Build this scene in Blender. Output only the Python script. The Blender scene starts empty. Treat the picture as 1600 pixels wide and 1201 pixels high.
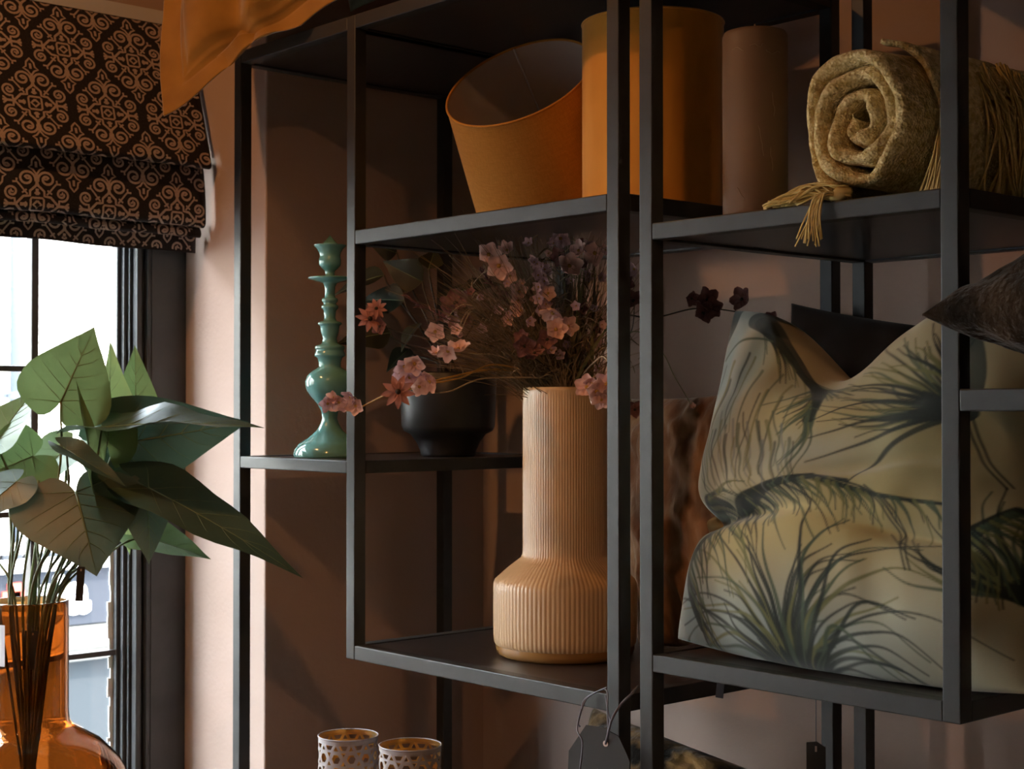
import bpy, bmesh, math, random
import numpy as np
from mathutils import Vector, Matrix, noise, Euler

random.seed(7)
RND = random.Random(11)
SC = bpy.context.scene
COL = SC.collection

# ------------------------------------------------------------------ camera
FPX = 2426.0                               # focal length in pixels of the 1600 x 1201 frame
YAW = math.radians(48.06)
PITCH = math.atan(37.5 / FPX)
CAM = Vector((0.0, -1.7, 1.3))
cam_data = bpy.data.cameras.new('camera')
cam_data.sensor_width = 36.0
cam_data.lens = FPX / 1600 * 36.0
cam_data.clip_start = 0.02
cam_data.dof.use_dof = True
cam_data.dof.focus_distance = 2.35
cam_data.dof.aperture_fstop = 11.0
cam = bpy.data.objects.new('camera', cam_data)
COL.objects.link(cam)
cam.location = CAM
cam.rotation_euler = (math.pi / 2 + PITCH, 0, YAW)
SC.camera = cam

# ------------------------------------------------------------------ daylight and exposure
world = bpy.data.worlds.new('sky')
SC.world = world
world.use_nodes = True
bg = world.node_tree.nodes['Background']
bg.inputs[0].default_value = (0.80, 0.91, 1.0, 1)
bg.inputs[1].default_value = 20.0

sun_data = bpy.data.lights.new('sun', 'SUN')
sun_data.energy = 14.0
sun_data.angle = math.radians(1.0)
sun_data.color = (1.0, 0.95, 0.88)
sun = bpy.data.objects.new('sun', sun_data)
COL.objects.link(sun)
sun.rotation_euler = (0, math.radians(38), math.radians(12))   # from above our own roof onto the far side of the street


def portal(y0, y1, z0, z1, x):
    d = bpy.data.lights.new('window_portal', 'AREA')
    d.shape = 'RECTANGLE'
    d.size = z1 - z0
    d.size_y = y1 - y0
    d.cycles.is_portal = True
    o = bpy.data.objects.new('window_portal', d)
    COL.objects.link(o)
    o.location = (x, (y0 + y1) / 2, (z0 + z1) / 2)
    o.rotation_euler = (0, -math.pi / 2, 0)      # faces into the room, along +X


portal(-1.85, 0.0, 0.42, 2.1, -3.30)
portal(-3.30, -2.35, 0.42, 2.1, -3.30)

vs = SC.view_settings
vs.view_transform = 'Standard'
vs.look = 'None'
vs.gamma = 1.0
vs.use_curve_mapping = False
vs.exposure = 1.0
SC.cycles.max_bounces = 10
SC.cycles.diffuse_bounces = 5
SC.cycles.transparent_max_bounces = 24
SC.cycles.sample_clamp_indirect = 6.0

# ------------------------------------------------------------------ pixel helpers (1600 x 1201 frame)
_fh = Vector((-math.sin(YAW), math.cos(YAW), 0))
CR = Vector((math.cos(YAW), math.sin(YAW), 0))
CF = (_fh * math.cos(PITCH) + Vector((0, 0, math.sin(PITCH)))).normalized()
CU = CR.cross(CF).normalized()


def ray(px, py):
    return CF * FPX + CR * (px - 800) + CU * (600.5 - py)


def at_plane(px, py, axis, v):
    r = ray(px, py)
    return CAM + r * ((v - CAM[axis]) / r[axis])


def atX(px, py, v): return at_plane(px, py, 0, v)
def atY(px, py, v): return at_plane(px, py, 1, v)
def atZ(px, py, v): return at_plane(px, py, 2, v)
def atD(px, py, d): return CAM + ray(px, py) * (d / FPX)


def pxm(d): return d / FPX        # metres per pixel at depth d


# ------------------------------------------------------------------ materials
def srgb(r, g, b):
    def f(c):
        c /= 255.0
        return c / 12.92 if c <= 0.04045 else ((c + 0.055) / 1.055) ** 2.4
    return (f(r), f(g), f(b), 1.0)


def new_mat(name):
    m = bpy.data.materials.new(name)
    m.use_nodes = True
    nt = m.node_tree
    return m, nt, nt.nodes['Principled BSDF']


def mat(name, col, rough=0.6, spec=0.5, metal=0.0, col2=None, nscale=8.0, stretch=(1, 1, 1), bump=0.0, bscale=60.0,
        bstretch=(1, 1, 1), sheen=0.0, coat=0.0, detail=4.0, contrast=(0.35, 0.65), translucent=0.0):
    m, nt, p = new_mat(name)
    N, L = nt.nodes, nt.links
    p.inputs['Base Color'].default_value = col
    p.inputs['Roughness'].default_value = rough
    p.inputs['Specular IOR Level'].default_value = spec
    p.inputs['Metallic'].default_value = metal
    p.inputs['Sheen Weight'].default_value = sheen
    p.inputs['Sheen Roughness'].default_value = 0.4
    p.inputs['Coat Weight'].default_value = coat
    tc = N.new('ShaderNodeTexCoord')
    colsock = None
    if col2 is not None:
        mp = N.new('ShaderNodeMapping')
        mp.inputs['Scale'].default_value = stretch
        L.new(tc.outputs['Object'], mp.inputs[0])
        nz = N.new('ShaderNodeTexNoise')
        nz.inputs['Scale'].default_value = nscale
        nz.inputs['Detail'].default_value = detail
        L.new(mp.outputs[0], nz.inputs['Vector'])
        rp = N.new('ShaderNodeValToRGB')
        rp.color_ramp.elements[0].position, rp.color_ramp.elements[1].position = contrast
        rp.color_ramp.elements[0].color = col
        rp.color_ramp.elements[1].color = col2
        L.new(nz.outputs[0], rp.inputs[0])
        colsock = rp.outputs[0]
        L.new(colsock, p.inputs['Base Color'])
    if bump > 0:
        mp = N.new('ShaderNodeMapping')
        mp.inputs['Scale'].default_value = bstretch
        L.new(tc.outputs['Object'], mp.inputs[0])
        nz = N.new('ShaderNodeTexNoise')
        nz.inputs['Scale'].default_value = bscale
        nz.inputs['Detail'].default_value = 3
        L.new(mp.outputs[0], nz.inputs['Vector'])
        bp = N.new('ShaderNodeBump')
        bp.inputs['Strength'].default_value = bump
        bp.inputs['Distance'].default_value = 0.01
        L.new(nz.outputs[0], bp.inputs['Height'])
        L.new(bp.outputs[0], p.inputs['Normal'])
    if translucent > 0:
        tr = N.new('ShaderNodeBsdfTranslucent')
        tr.inputs[0].default_value = col2 if col2 else col
        if colsock:
            L.new(colsock, tr.inputs[0])
        mx = N.new('ShaderNodeMixShader')
        mx.inputs[0].default_value = translucent
        L.new(p.outputs[0], mx.inputs[1])
        L.new(tr.outputs[0], mx.inputs[2])
        L.new(mx.outputs[0], N['Material Output'].inputs[0])
    return m


def glass_pane_mat():
    m, nt, p = new_mat('window_glass')
    N, L = nt.nodes, nt.links
    t = N.new('ShaderNodeBsdfTransparent')
    t.inputs[0].default_value = (0.96, 0.97, 0.97, 1)
    g = N.new('ShaderNodeBsdfGlossy')
    g.inputs['Roughness'].default_value = 0.02
    lw = N.new('ShaderNodeLayerWeight')
    lw.inputs[0].default_value = 0.5
    pw = N.new('ShaderNodeMath')
    pw.operation = 'POWER'
    pw.inputs[1].default_value = 5.0
    L.new(lw.outputs['Facing'], pw.inputs[0])
    fr = N.new('ShaderNodeMath')
    fr.operation = 'MULTIPLY_ADD'
    fr.inputs[1].default_value = 0.45
    fr.inputs[2].default_value = 0.03
    L.new(pw.outputs[0], fr.inputs[0])
    mx = N.new('ShaderNodeMixShader')
    L.new(fr.outputs[0], mx.inputs[0])
    L.new(t.outputs[0], mx.inputs[1])
    L.new(g.outputs[0], mx.inputs[2])
    L.new(mx.outputs[0], N['Material Output'].inputs[0])
    N.remove(p)
    return m


def amber_mat():
    m, nt, p = new_mat('amber_glass')
    p.inputs['Base Color'].default_value = (0.66, 0.29, 0.085, 1)
    p.inputs['Roughness'].default_value = 0.01
    p.inputs['Transmission Weight'].default_value = 1.0
    p.inputs['IOR'].default_value = 1.42
    return m


def attr_mat(name, rough=0.75, sheen=0.2, bump=0.1, bscale=500, attr='print'):
    m, nt, p = new_mat(name)
    N, L = nt.nodes, nt.links
    a = N.new('ShaderNodeAttribute')
    a.attribute_name = attr
    L.new(a.outputs['Color'], p.inputs['Base Color'])
    p.inputs['Roughness'].default_value = rough
    p.inputs['Sheen Weight'].default_value = sheen
    p.inputs['Specular IOR Level'].default_value = 0.2
    tc = N.new('ShaderNodeTexCoord')
    nz = N.new('ShaderNodeTexNoise')
    nz.inputs['Scale'].default_value = bscale
    L.new(tc.outputs['Object'], nz.inputs['Vector'])
    bp = N.new('ShaderNodeBump')
    bp.inputs['Strength'].default_value = bump
    bp.inputs['Distance'].default_value = 0.002
    L.new(nz.outputs[0], bp.inputs['Height'])
    L.new(bp.outputs[0], p.inputs['Normal'])
    return m


def weave_mat(name, c1, c2, scale, rough=0.85, translucent=0.0, sheen=0.1):
    """linen-like cloth: crossing horizontal and vertical threads in object space"""
    m, nt, p = new_mat(name)
    N, L = nt.nodes, nt.links
    tc = N.new('ShaderNodeTexCoord')
    facs = []
    for st in ((1, 1, 14), (12, 12, 0.8)):
        mp = N.new('ShaderNodeMapping')
        mp.inputs['Scale'].default_value = st
        L.new(tc.outputs['Object'], mp.inputs[0])
        nz = N.new('ShaderNodeTexNoise')
        nz.inputs['Scale'].default_value = scale
        nz.inputs['Detail'].default_value = 2
        L.new(mp.outputs[0], nz.inputs['Vector'])
        facs.append(nz.outputs[0])
    ad = N.new('ShaderNodeMath')
    ad.operation = 'ADD'
    L.new(facs[0], ad.inputs[0])
    L.new(facs[1], ad.inputs[1])
    rp = N.new('ShaderNodeValToRGB')
    rp.color_ramp.elements[0].position = 0.35
    rp.color_ramp.elements[1].position = 0.65
    rp.color_ramp.elements[0].color = c1
    rp.color_ramp.elements[1].color = c2
    hf = N.new('ShaderNodeMath')
    hf.operation = 'MULTIPLY'
    hf.inputs[1].default_value = 0.5
    L.new(ad.outputs[0], hf.inputs[0])
    L.new(hf.outputs[0], rp.inputs[0])
    L.new(rp.outputs[0], p.inputs['Base Color'])
    p.inputs['Roughness'].default_value = rough
    p.inputs['Specular IOR Level'].default_value = 0.2
    p.inputs['Sheen Weight'].default_value = sheen
    bp = N.new('ShaderNodeBump')
    bp.inputs['Strength'].default_value = 0.15
    bp.inputs['Distance'].default_value = 0.002
    L.new(hf.outputs[0], bp.inputs['Height'])
    L.new(bp.outputs[0], p.inputs['Normal'])
    if translucent:
        tr = N.new('ShaderNodeBsdfTranslucent')
        L.new(rp.outputs[0], tr.inputs[0])
        mx = N.new('ShaderNodeMixShader')
        mx.inputs[0].default_value = translucent
        L.new(p.outputs[0], mx.inputs[1])
        L.new(tr.outputs[0], mx.inputs[2])
        L.new(mx.outputs[0], N['Material Output'].inputs[0])
    return m


M = {}
M['wall'] = mat('pink_plaster', (0.425, 0.315, 0.268, 1), 0.85, 0.25, col2=(0.39, 0.285, 0.24, 1), nscale=2.5, bump=0.08, bscale=90)
M['ceiling'] = mat('ceiling_paint', (0.46, 0.34, 0.26, 1), 0.9, 0.2, col2=(0.42, 0.31, 0.235, 1), nscale=2)
M['wall_dark'] = mat('deep_brown_wall_paint', (0.52, 0.36, 0.25, 1), 0.85, 0.2, col2=(0.47, 0.32, 0.22, 1), nscale=2)
M['floor'] = mat('dark_floorboards', (0.13, 0.075, 0.045, 1), 0.45, col2=(0.19, 0.11, 0.065, 1), nscale=4, stretch=(1, 9, 1))
M['frame_paint'] = mat('charcoal_window_paint', (0.035, 0.035, 0.037, 1), 0.42, 0.5, col2=(0.05, 0.05, 0.052, 1), nscale=12, bump=0.06, bscale=40, bstretch=(1, 1, 0.2))
M['bar_paint'] = mat('brown_black_bar_paint', (0.06, 0.05, 0.045, 1), 0.5)
M['metal'] = mat('black_powder_coated_steel', (0.024, 0.0235, 0.0235, 1), 0.44, 0.42, col2=(0.030, 0.029, 0.029, 1), nscale=20, bump=0.02, bscale=300)
M['board'] = mat('dark_stained_shelf_board', (0.021, 0.016, 0.015, 1), 0.33, 0.5, col2=(0.032, 0.024, 0.022, 1), nscale=10, stretch=(0.6, 7, 1))
M['glass'] = glass_pane_mat()
M['residue'] = mat('old_white_paint', (0.8, 0.8, 0.78, 1), 0.9)
M['blind'] = mat('blind_black_cloth', (0.018, 0.014, 0.016, 1), 0.9, 0.2, col2=(0.028, 0.022, 0.024, 1), nscale=300, bump=0.15, bscale=900, sheen=0.05)
M['blind_print'] = mat('blind_taupe_weave', (0.36, 0.27, 0.235, 1), 0.9, 0.2, col2=(0.47, 0.36, 0.31, 1), nscale=350, bump=0.2, bscale=900)
M['lining'] = mat('blind_white_lining', (0.72, 0.70, 0.68, 1), 0.9, translucent=0.25)
M['mustard'] = mat('mustard_velvet', (0.25, 0.125, 0.022, 1), 0.8, 0.2, col2=(0.36, 0.185, 0.035, 1), nscale=9, bump=0.12, bscale=700, sheen=0.7)
M['sage'] = mat('grey_green_velvet', (0.10, 0.13, 0.11, 1), 0.8, 0.2, col2=(0.14, 0.17, 0.14, 1), nscale=9, sheen=0.4)
M['teal'] = mat('sea_green_glaze', (0.11, 0.32, 0.32, 1), 0.13, 0.6, col2=(0.16, 0.41, 0.405, 1), nscale=14, coat=0.6)
M['planter'] = mat('black_matt_ceramic', (0.018, 0.017, 0.018, 1), 0.38, 0.5)
M['soil'] = mat('dark_soil', (0.02, 0.014, 0.01, 1), 0.95, bump=0.6, bscale=120)
M['cream'] = mat('cream_ribbed_ceramic', (0.60, 0.39, 0.21, 1), 0.32, 0.5, col2=(0.64, 0.43, 0.24, 1), nscale=5, coat=0.25)
M['amber_foot'] = mat('caramel_foot_glaze', (0.36, 0.19, 0.06, 1), 0.2, 0.5, coat=0.3)
M['shade'] = weave_mat('orange_linen', (0.58, 0.26, 0.040, 1), (0.72, 0.345, 0.065, 1), 60, translucent=0.30)
M['shade_in'] = mat('shade_white_lining', (0.72, 0.64, 0.57, 1), 0.7, 0.3, col2=(0.66, 0.58, 0.51, 1), nscale=6, translucent=0.35)
M['shade_velvet'] = mat('orange_velvet', (0.62, 0.255, 0.025, 1), 0.75, 0.2, col2=(0.76, 0.335, 0.045, 1), nscale=12, stretch=(1, 1, 0.4), sheen=0.5)
M['candle'] = mat('taupe_wax', (0.20, 0.125, 0.075, 1), 0.55, 0.4, col2=(0.235, 0.15, 0.092, 1), nscale=7, stretch=(1, 1, 0.3), bump=0.05, bscale=30)
M['candle_scuff'] = mat('pale_wax_scuff', (0.34, 0.25, 0.17, 1), 0.6)
M['wick'] = mat('candle_wick', (0.45, 0.38, 0.28, 1), 0.9)
M['fringe'] = mat('ochre_cotton_fringe', (0.62, 0.46, 0.17, 1), 0.9, 0.15, col2=(0.74, 0.57, 0.25, 1), nscale=60)
M['brownfur'] = mat('brown_feather_print', (0.17, 0.080, 0.040, 1), 0.9, 0.15, col2=(0.33, 0.20, 0.115, 1), nscale=14, stretch=(1.6, 1, 0.5), bump=0.5, bscale=34, bstretch=(1.5, 1, .6), sheen=0.3, detail=7, contrast=(0.38, 0.66))
M['darkvelvet'] = mat('dark_brown_velvet', (0.022, 0.013, 0.010, 1), 0.85, 0.15, col2=(0.032, 0.018, 0.013, 1), nscale=6, sheen=0.15)
M['furtop'] = mat('brown_short_fur', (0.016, 0.009, 0.005, 1), 0.85, 0.1, col2=(0.070, 0.038, 0.020, 1), nscale=15, bump=0.8, bscale=90, sheen=0.12, detail=6)
M['leopard'] = mat('brown_black_mottled_fur', (0.012, 0.008, 0.006, 1), 0.9, 0.15, col2=(0.33, 0.19, 0.07, 1), nscale=13, stretch=(1, 1, 1), bump=0.6, bscale=60, sheen=0.3, detail=5, contrast=(0.40, 0.56))
M['palm'] = attr_mat('palm_print_velvet', 0.78, 0.35, 0.15, 700)
M['leaf'] = mat('leaf_green', (0.085, 0.135, 0.050, 1), 0.45, 0.35, col2=(0.12, 0.18, 0.07, 1), nscale=9, bump=0.1, bscale=25, translucent=0.24)
M['leaf_dark'] = mat('leaf_dark_green', (0.036, 0.072, 0.048, 1), 0.38, 0.6, col2=(0.055, 0.094, 0.060, 1), nscale=9, bump=0.1, bscale=25, translucent=0.16)
M['leaf_brown'] = mat('leaf_green_bronze', (0.065, 0.105, 0.070, 1), 0.36, 0.6, col2=(0.115, 0.110, 0.065, 1), nscale=7, bump=0.1, bscale=25, translucent=0.18)
M['leaf_plum'] = mat('leaf_blackish_green', (0.014, 0.016, 0.011, 1), 0.5, 0.3, col2=(0.030, 0.034, 0.018, 1), nscale=12, bump=0.1, bscale=25, translucent=0.08)
M['leaf_light'] = mat('leaf_light_green', (0.15, 0.20, 0.075, 1), 0.42, 0.4, col2=(0.20, 0.26, 0.10, 1), nscale=9, bump=0.1, bscale=25, translucent=0.28)
M['vein'] = mat('leaf_vein', (0.13, 0.16, 0.065, 1), 0.5)
M['stem'] = mat('green_stalk', (0.10, 0.125, 0.05, 1), 0.5, col2=(0.16, 0.18, 0.075, 1), nscale=30)
M['stem_dark'] = mat('dark_stalk', (0.03, 0.022, 0.014, 1), 0.6)
M['amber'] = amber_mat()
M['tag'] = mat('charcoal_card', (0.028, 0.025, 0.024, 1), 0.45, 0.5)
M['tag_edge'] = mat('card_white_ink', (0.62, 0.52, 0.47, 1), 0.7)
M['white_label'] = mat('white_card', (0.75, 0.77, 0.8, 1), 0.6)
M['cord'] = mat('grey_lilac_cord', (0.10, 0.098, 0.125, 1), 0.6)
M['grass'] = mat('dry_green_grass', (0.13, 0.095, 0.050, 1), 0.75, col2=(0.21, 0.145, 0.075, 1), nscale=14, translucent=0.1)
M['grass_green'] = mat('olive_grass_blade', (0.12, 0.13, 0.05, 1), 0.6, col2=(0.20, 0.19, 0.07, 1), nscale=12)
M['petal_pink'] = mat('pale_pink_petal', (0.72, 0.44, 0.39, 1), 0.7, col2=(0.80, 0.56, 0.50, 1), nscale=60, translucent=0.2)
M['petal_lilac'] = mat('lilac_petal', (0.56, 0.38, 0.44, 1), 0.7, col2=(0.70, 0.50, 0.53, 1), nscale=60, translucent=0.2)
M['petal_mauve'] = mat('mauve_petal', (0.17, 0.075, 0.075, 1), 0.7, col2=(0.26, 0.12, 0.11, 1), nscale=60, translucent=0.2)
M['petal_coral'] = mat('coral_petal', (0.46, 0.18, 0.12, 1), 0.7, col2=(0.36, 0.16, 0.14, 1), nscale=60, translucent=0.2)
M['stamen'] = mat('yellow_stamen', (0.45, 0.27, 0.06, 1), 0.7)
M['pale_stalk'] = mat('pale_straw_stalk', (0.36, 0.28, 0.17, 1), 0.6)
M['ochre_stalk'] = mat('ochre_stalk', (0.36, 0.20, 0.04, 1), 0.6)
M['holder_out'] = mat('pale_lilac_painted_metal', (0.36, 0.325, 0.325, 1), 0.5, 0.4)
M['holder_in'] = mat('gold_metal', (0.75, 0.45, 0.15, 1), 0.28, metal=1.0)
M['ext_brick'] = mat('pale_brick', (0.62, 0.58, 0.50, 1), 0.9, col2=(0.74, 0.70, 0.62, 1), nscale=3)
M['ext_mortar'] = mat('pale_mortar', (0.48, 0.45, 0.40, 1), 0.95)
M['ext_grey'] = mat('grey_fascia_paint', (0.020, 0.021, 0.025, 1), 0.5)
M['ext_slat'] = mat('grey_slat_paint', (0.028, 0.029, 0.032, 1), 0.6)
M['ext_white'] = mat('white_sign_paint', (0.85, 0.85, 0.85, 1), 0.5)
M['ext_red'] = mat('red_sign_paint', (0.60, 0.06, 0.04, 1), 0.5)
M['ext_pipe'] = mat('blue_grey_pipe', (0.05, 0.056, 0.066, 1), 0.4)
M['ext_stone'] = mat('pale_stone', (0.06, 0.058, 0.054, 1), 0.9, col2=(0.075, 0.072, 0.066, 1), nscale=3)
M['asphalt'] = mat('asphalt', (0.06, 0.06, 0.062, 1), 0.9, col2=(0.08, 0.08, 0.08, 1), nscale=5)
M['shop_glass'] = mat('dark_shop_glass', (0.022, 0.024, 0.026, 1), 0.35)
for k_ in ('ext_grey', 'ext_slat', 'ext_pipe', 'ext_stone', 'shop_glass', 'asphalt', 'ext_brick', 'ext_mortar', 'ext_white', 'ext_red'):
    M[k_].node_tree.nodes['Principled BSDF'].inputs['Specular IOR Level'].default_value = 0.0
M['table_wood'] = mat('oak_table', (0.24, 0.14, 0.07, 1), 0.5, col2=(0.30, 0.18, 0.09, 1), nscale=6, stretch=(1, 8, 1))
M['lamp_metal'] = mat('white_downlight_ring', (0.7, 0.7, 0.68, 1), 0.4)


def emit_mat(name, col, strength):
    m, nt, p = new_mat(name)
    p.inputs['Base Color'].default_value = col
    p.inputs['Emission Color'].default_value = col
    p.inputs['Emission Strength'].default_value = strength
    return m


M['bulb'] = emit_mat('lit_lamp_glass', (1.0, 0.72, 0.42, 1), 6.0)


# ------------------------------------------------------------------ mesh helpers
class MB:
    def __init__(self):
        self.v, self.f = [], []

    def add(self, vs, fs):
        o = len(self.v)
        self.v += [tuple(p) for p in vs]
        self.f += [tuple(i + o for i in f) for f in fs]
        return self

    def box(self, a, b):
        x0, y0, z0 = a
        x1, y1, z1 = b
        return self.add([(x0, y0, z0), (x1, y0, z0), (x1, y1, z0), (x0, y1, z0), (x0, y0, z1), (x1, y0, z1), (x1, y1, z1), (x0, y1, z1)],
                        [(0, 3, 2, 1), (4, 5, 6, 7), (0, 1, 5, 4), (1, 2, 6, 5), (2, 3, 7, 6), (3, 0, 4, 7)])

    def tube(self, pts, r, seg=8, cap=True):
        pts = [Vector(p) for p in pts]
        n = len(pts)
        rs = [r] * n if not hasattr(r, '__len__') else r
        ref = None
        rings = []
        for i, p in enumerate(pts):
            t = (pts[min(i + 1, n - 1)] - pts[max(i - 1, 0)])
            t = t.normalized() if t.length > 1e-9 else Vector((0, 0, 1))
            if ref is None:
                ref = Vector((0, 0, 1)) if abs(t.z) < 0.9 else Vector((1, 0, 0))
            a = ref - t * ref.dot(t)
            a = a.normalized() if a.length > 1e-6 else t.orthogonal().normalized()
            b = t.cross(a)
            ref = a
            rings.append([p + (a * math.cos(2 * math.pi * k / seg) + b * math.sin(2 * math.pi * k / seg)) * rs[i] for k in range(seg)])
        vs = [q for R in rings for q in R]
        fs = []
        for i in range(n - 1):
            for k in range(seg):
                k2 = (k + 1) % seg
                fs.append((i * seg + k, i * seg + k2, (i + 1) * seg + k2, (i + 1) * seg + k))
        if cap:
            fs.append(tuple(range(seg))[::-1])
            fs.append(tuple((n - 1) * seg + k for k in range(seg)))
        return self.add(vs, fs)

    def lathe(self, prof, seg=48, mod=None, cap0=True, cap1=False):
        vs, fs = [], []
        n = len(prof)
        for r, z in prof:
            for k in range(seg):
                a = 2 * math.pi * k / seg
                rr = r * (1 + (mod(a, z) if mod else 0))
                vs.append((rr * math.cos(a), rr * math.sin(a), z))
        for i in range(n - 1):
            for k in range(seg):
                k2 = (k + 1) % seg
                fs.append((i * seg + k, i * seg + k2, (i + 1) * seg + k2, (i + 1) * seg + k))
        if cap0:
            fs.append(tuple(range(seg))[::-1])
        if cap1:
            fs.append(tuple((n - 1) * seg + k for k in range(seg)))
        return self.add(vs, fs)

    def grid(self, fn, nu, nv):
        vs = [fn(i / nu, j / nv) for j in range(nv + 1) for i in range(nu + 1)]
        fs = [(j * (nu + 1) + i, j * (nu + 1) + i + 1, (j + 1) * (nu + 1) + i + 1, (j + 1) * (nu + 1) + i) for j in range(nv) for i in range(nu)]
        return self.add(vs, fs)

    def mesh(self, name, m, smooth=False):
        me = bpy.data.meshes.new(name)
        me.from_pydata(self.v, [], self.f)
        if m is not None:
            me.materials.append(m)
        if smooth:
            me.polygons.foreach_set('use_smooth', [True] * len(me.polygons))
        me.update()
        return me

    def build(self, name, m, parent=None, smooth=False, bevel=0.0, loc=None, rot=None):
        return link(name, self.mesh(name, m, smooth), parent, bevel, loc, rot)


def link(name, me, parent=None, bevel=0.0, loc=None, rot=None):
    o = bpy.data.objects.new(name, me)
    COL.objects.link(o)
    if parent is not None:
        o.parent = parent
    if loc is not None:
        o.location = loc
    if rot is not None:
        o.rotation_euler = rot
    if bevel:
        b = o.modifiers.new('edge', 'BEVEL')
        b.width = bevel
        b.segments = 2
        b.limit_method = 'ANGLE'
    return o


def tag(o, label=None, cat=None, group=None, kind=None):
    if label: o['label'] = label
    if cat: o['category'] = cat
    if group: o['group'] = group
    if kind: o['kind'] = kind
    return o


def thing(name, label, cat, loc=(0, 0, 0), group=None, rot=None):
    o = bpy.data.objects.new(name, None)
    COL.objects.link(o)
    o.location = loc
    o.empty_display_size = 0.05
    if rot is not None:
        o.rotation_euler = rot
    return tag(o, label, cat, group)


def struct(name, mb, m, parent=None, bevel=0.0, smooth=False):
    o = mb.build(name, m, parent, smooth=smooth, bevel=bevel)
    if parent is None:
        o['kind'] = 'structure'
    return o


def bez(p0, p1, p2, p3, n):
    out = []
    for i in range(n + 1):
        t = i / n
        s = 1 - t
        out.append(p0 * s ** 3 + p1 * 3 * s * s * t + p2 * 3 * s * t * t + p3 * t ** 3)
    return out


def catmull(pts, n=8):
    pts = [Vector(p) for p in pts]
    P = [pts[0] * 2 - pts[1]] + pts + [pts[-1] * 2 - pts[-2]]
    out = []
    for i in range(1, len(P) - 2):
        a, b, c, d = P[i - 1], P[i], P[i + 1], P[i + 2]
        for k in range(n):
            t = k / n
            out.append(0.5 * ((2 * b) + (c - a) * t + (2 * a - 5 * b + 4 * c - d) * t * t + (-a + 3 * b - 3 * c + d) * t ** 3))
    out.append(pts[-1])
    return out


# ================================================================== THE ROOM
WX = -3.153          # inner face of the window wall
PY = 0.125           # face of the pier beside the window
SX = -2.819          # side of the alcove
BY = 0.74            # back wall of the alcove
CZ = 2.80            # ceiling
FY = -4.6            # wall behind the camera
RX = 2.2             # right-hand wall
struct('floor', MB().box((-3.5, FY - .2, -0.1), (RX + .2, BY + .2, 0)), M['floor'])
struct('ceiling', MB().box((-3.5, FY - .2, CZ), (RX + .2, BY + .2, CZ + .1)), M['ceiling'])
struct('wall_back', MB().box((SX - .3, BY, 0), (RX + .2, BY + .2, CZ)), M['wall'])
# pier: one solid block between the window and the alcove
struct('wall_pier', MB().box((WX - .25, PY, 0), (SX, BY + .01, CZ)), M['wall'], bevel=0.004)
struct('wall_right', MB().box((RX, FY, 0), (RX + .2, BY, CZ)), M['wall_dark'])
struct('wall_front', MB().box((-3.4, FY - .2, 0), (RX, FY, CZ)), M['wall_dark'])
wl = MB()
W1 = (-1.82, 0.036, 0.44, 2.06)      # y0 y1 z0 z1 of the first opening
xo = WX - .25
wl.box((xo, W1[0], 0), (WX, PY, W1[2]))
wl.box((xo, W1[0], W1[3]), (WX, PY, CZ))
wl.box((-3.225, W1[1], W1[2]), (WX - .004, PY, W1[3]))
W2 = (-3.30, -2.35, 0.44, 2.06)  # opening of the added fill window, out of view
wl.box((xo, W2[1], 0), (WX, W1[0], CZ))
wl.box((xo, W2[0], 0), (WX, W2[1], W2[2]))
wl.box((xo, W2[0], W2[3]), (WX, W2[1], CZ))
wl.box((xo, FY, 0), (WX, W2[0], CZ))
struct('wall_left', wl, M['wall'])

# ---- window beside the shelves: dark painted timber with small panes
GX = -3.21
win = bpy.data.objects.new('window_1', None)
COL.objects.link(win)
win['kind'] = 'structure'
win.location = (GX, -0.6, 0.44)


def kid(name, mb, m, parent, bevel=0.0, smooth=False):
    """child built in world coordinates"""
    o = mb.build(name, m, None, smooth=smooth, bevel=bevel)
    o.parent = parent
    o.matrix_parent_inverse = Matrix.Translation(-Vector(parent.location)) if parent.rotation_euler.x == 0 and parent.rotation_euler.z == 0 and parent.rotation_euler.y == 0 else parent.matrix_basis.inverted()
    return o


def rel(o, parent):
    o.parent = parent
    o.matrix_parent_inverse = parent.matrix_basis.inverted()
    return o


kid('jamb', MB().box((-3.225, 0.036, .40), (WX + .004, PY - .001, 2.10)), M['frame_paint'], win, 0.0015)
# stepped mouldings between jamb and glass
steps = [(0.036, 0.026, -3.150), (0.026, 0.018, -3.166), (0.018, 0.004, -3.158), (0.004, -0.004, -3.178), (-0.004, -0.014, -3.186), (-0.014, -0.024, -3.198)]
for y1, y0, x1 in steps:
    kid('moulding', MB().box((-3.225, y0, .44), (x1, y1, 2.06)), M['frame_paint'], win, 0.002)
kid('jamb', MB().box((xo, W1[0], .44), (WX + .004, W1[0] + .06, 2.06)), M['frame_paint'], win, 0.002)
kid('window_head', MB().box((xo, W1[0] + .06, 2.0), (WX - .03, -0.024, 2.06)), M['frame_paint'], win)
kid('window_sill', MB().box((xo, W1[0], .40), (WX + .06, PY - .001, .44)), M['frame_paint'], win, 0.003)
ybars = [-0.022, -0.218, -0.414, -0.610, -0.806, -1.002, -1.198, -1.394, -1.590, -1.76]
zbars = [0.44, 0.752, 1.072, 1.386, 1.70, 2.00]
for y in ybars[1:-1]:
    kid('glazing_bar', MB().box((GX - .018, y - .0085, .44), (GX + .012, y + .0085, 2.0)), M['bar_paint'], win, 0.002)
for z in zbars[1:-1]:
    kid('glazing_bar', MB().box((GX - .016, -1.76, z - .0065), (GX + .010, -.022, z + .0065)), M['bar_paint'], win, 0.002)
pane_me = MB().box((-.0015, 0, 0), (.0015, .187, .30)).mesh('pane', M['glass'])
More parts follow.
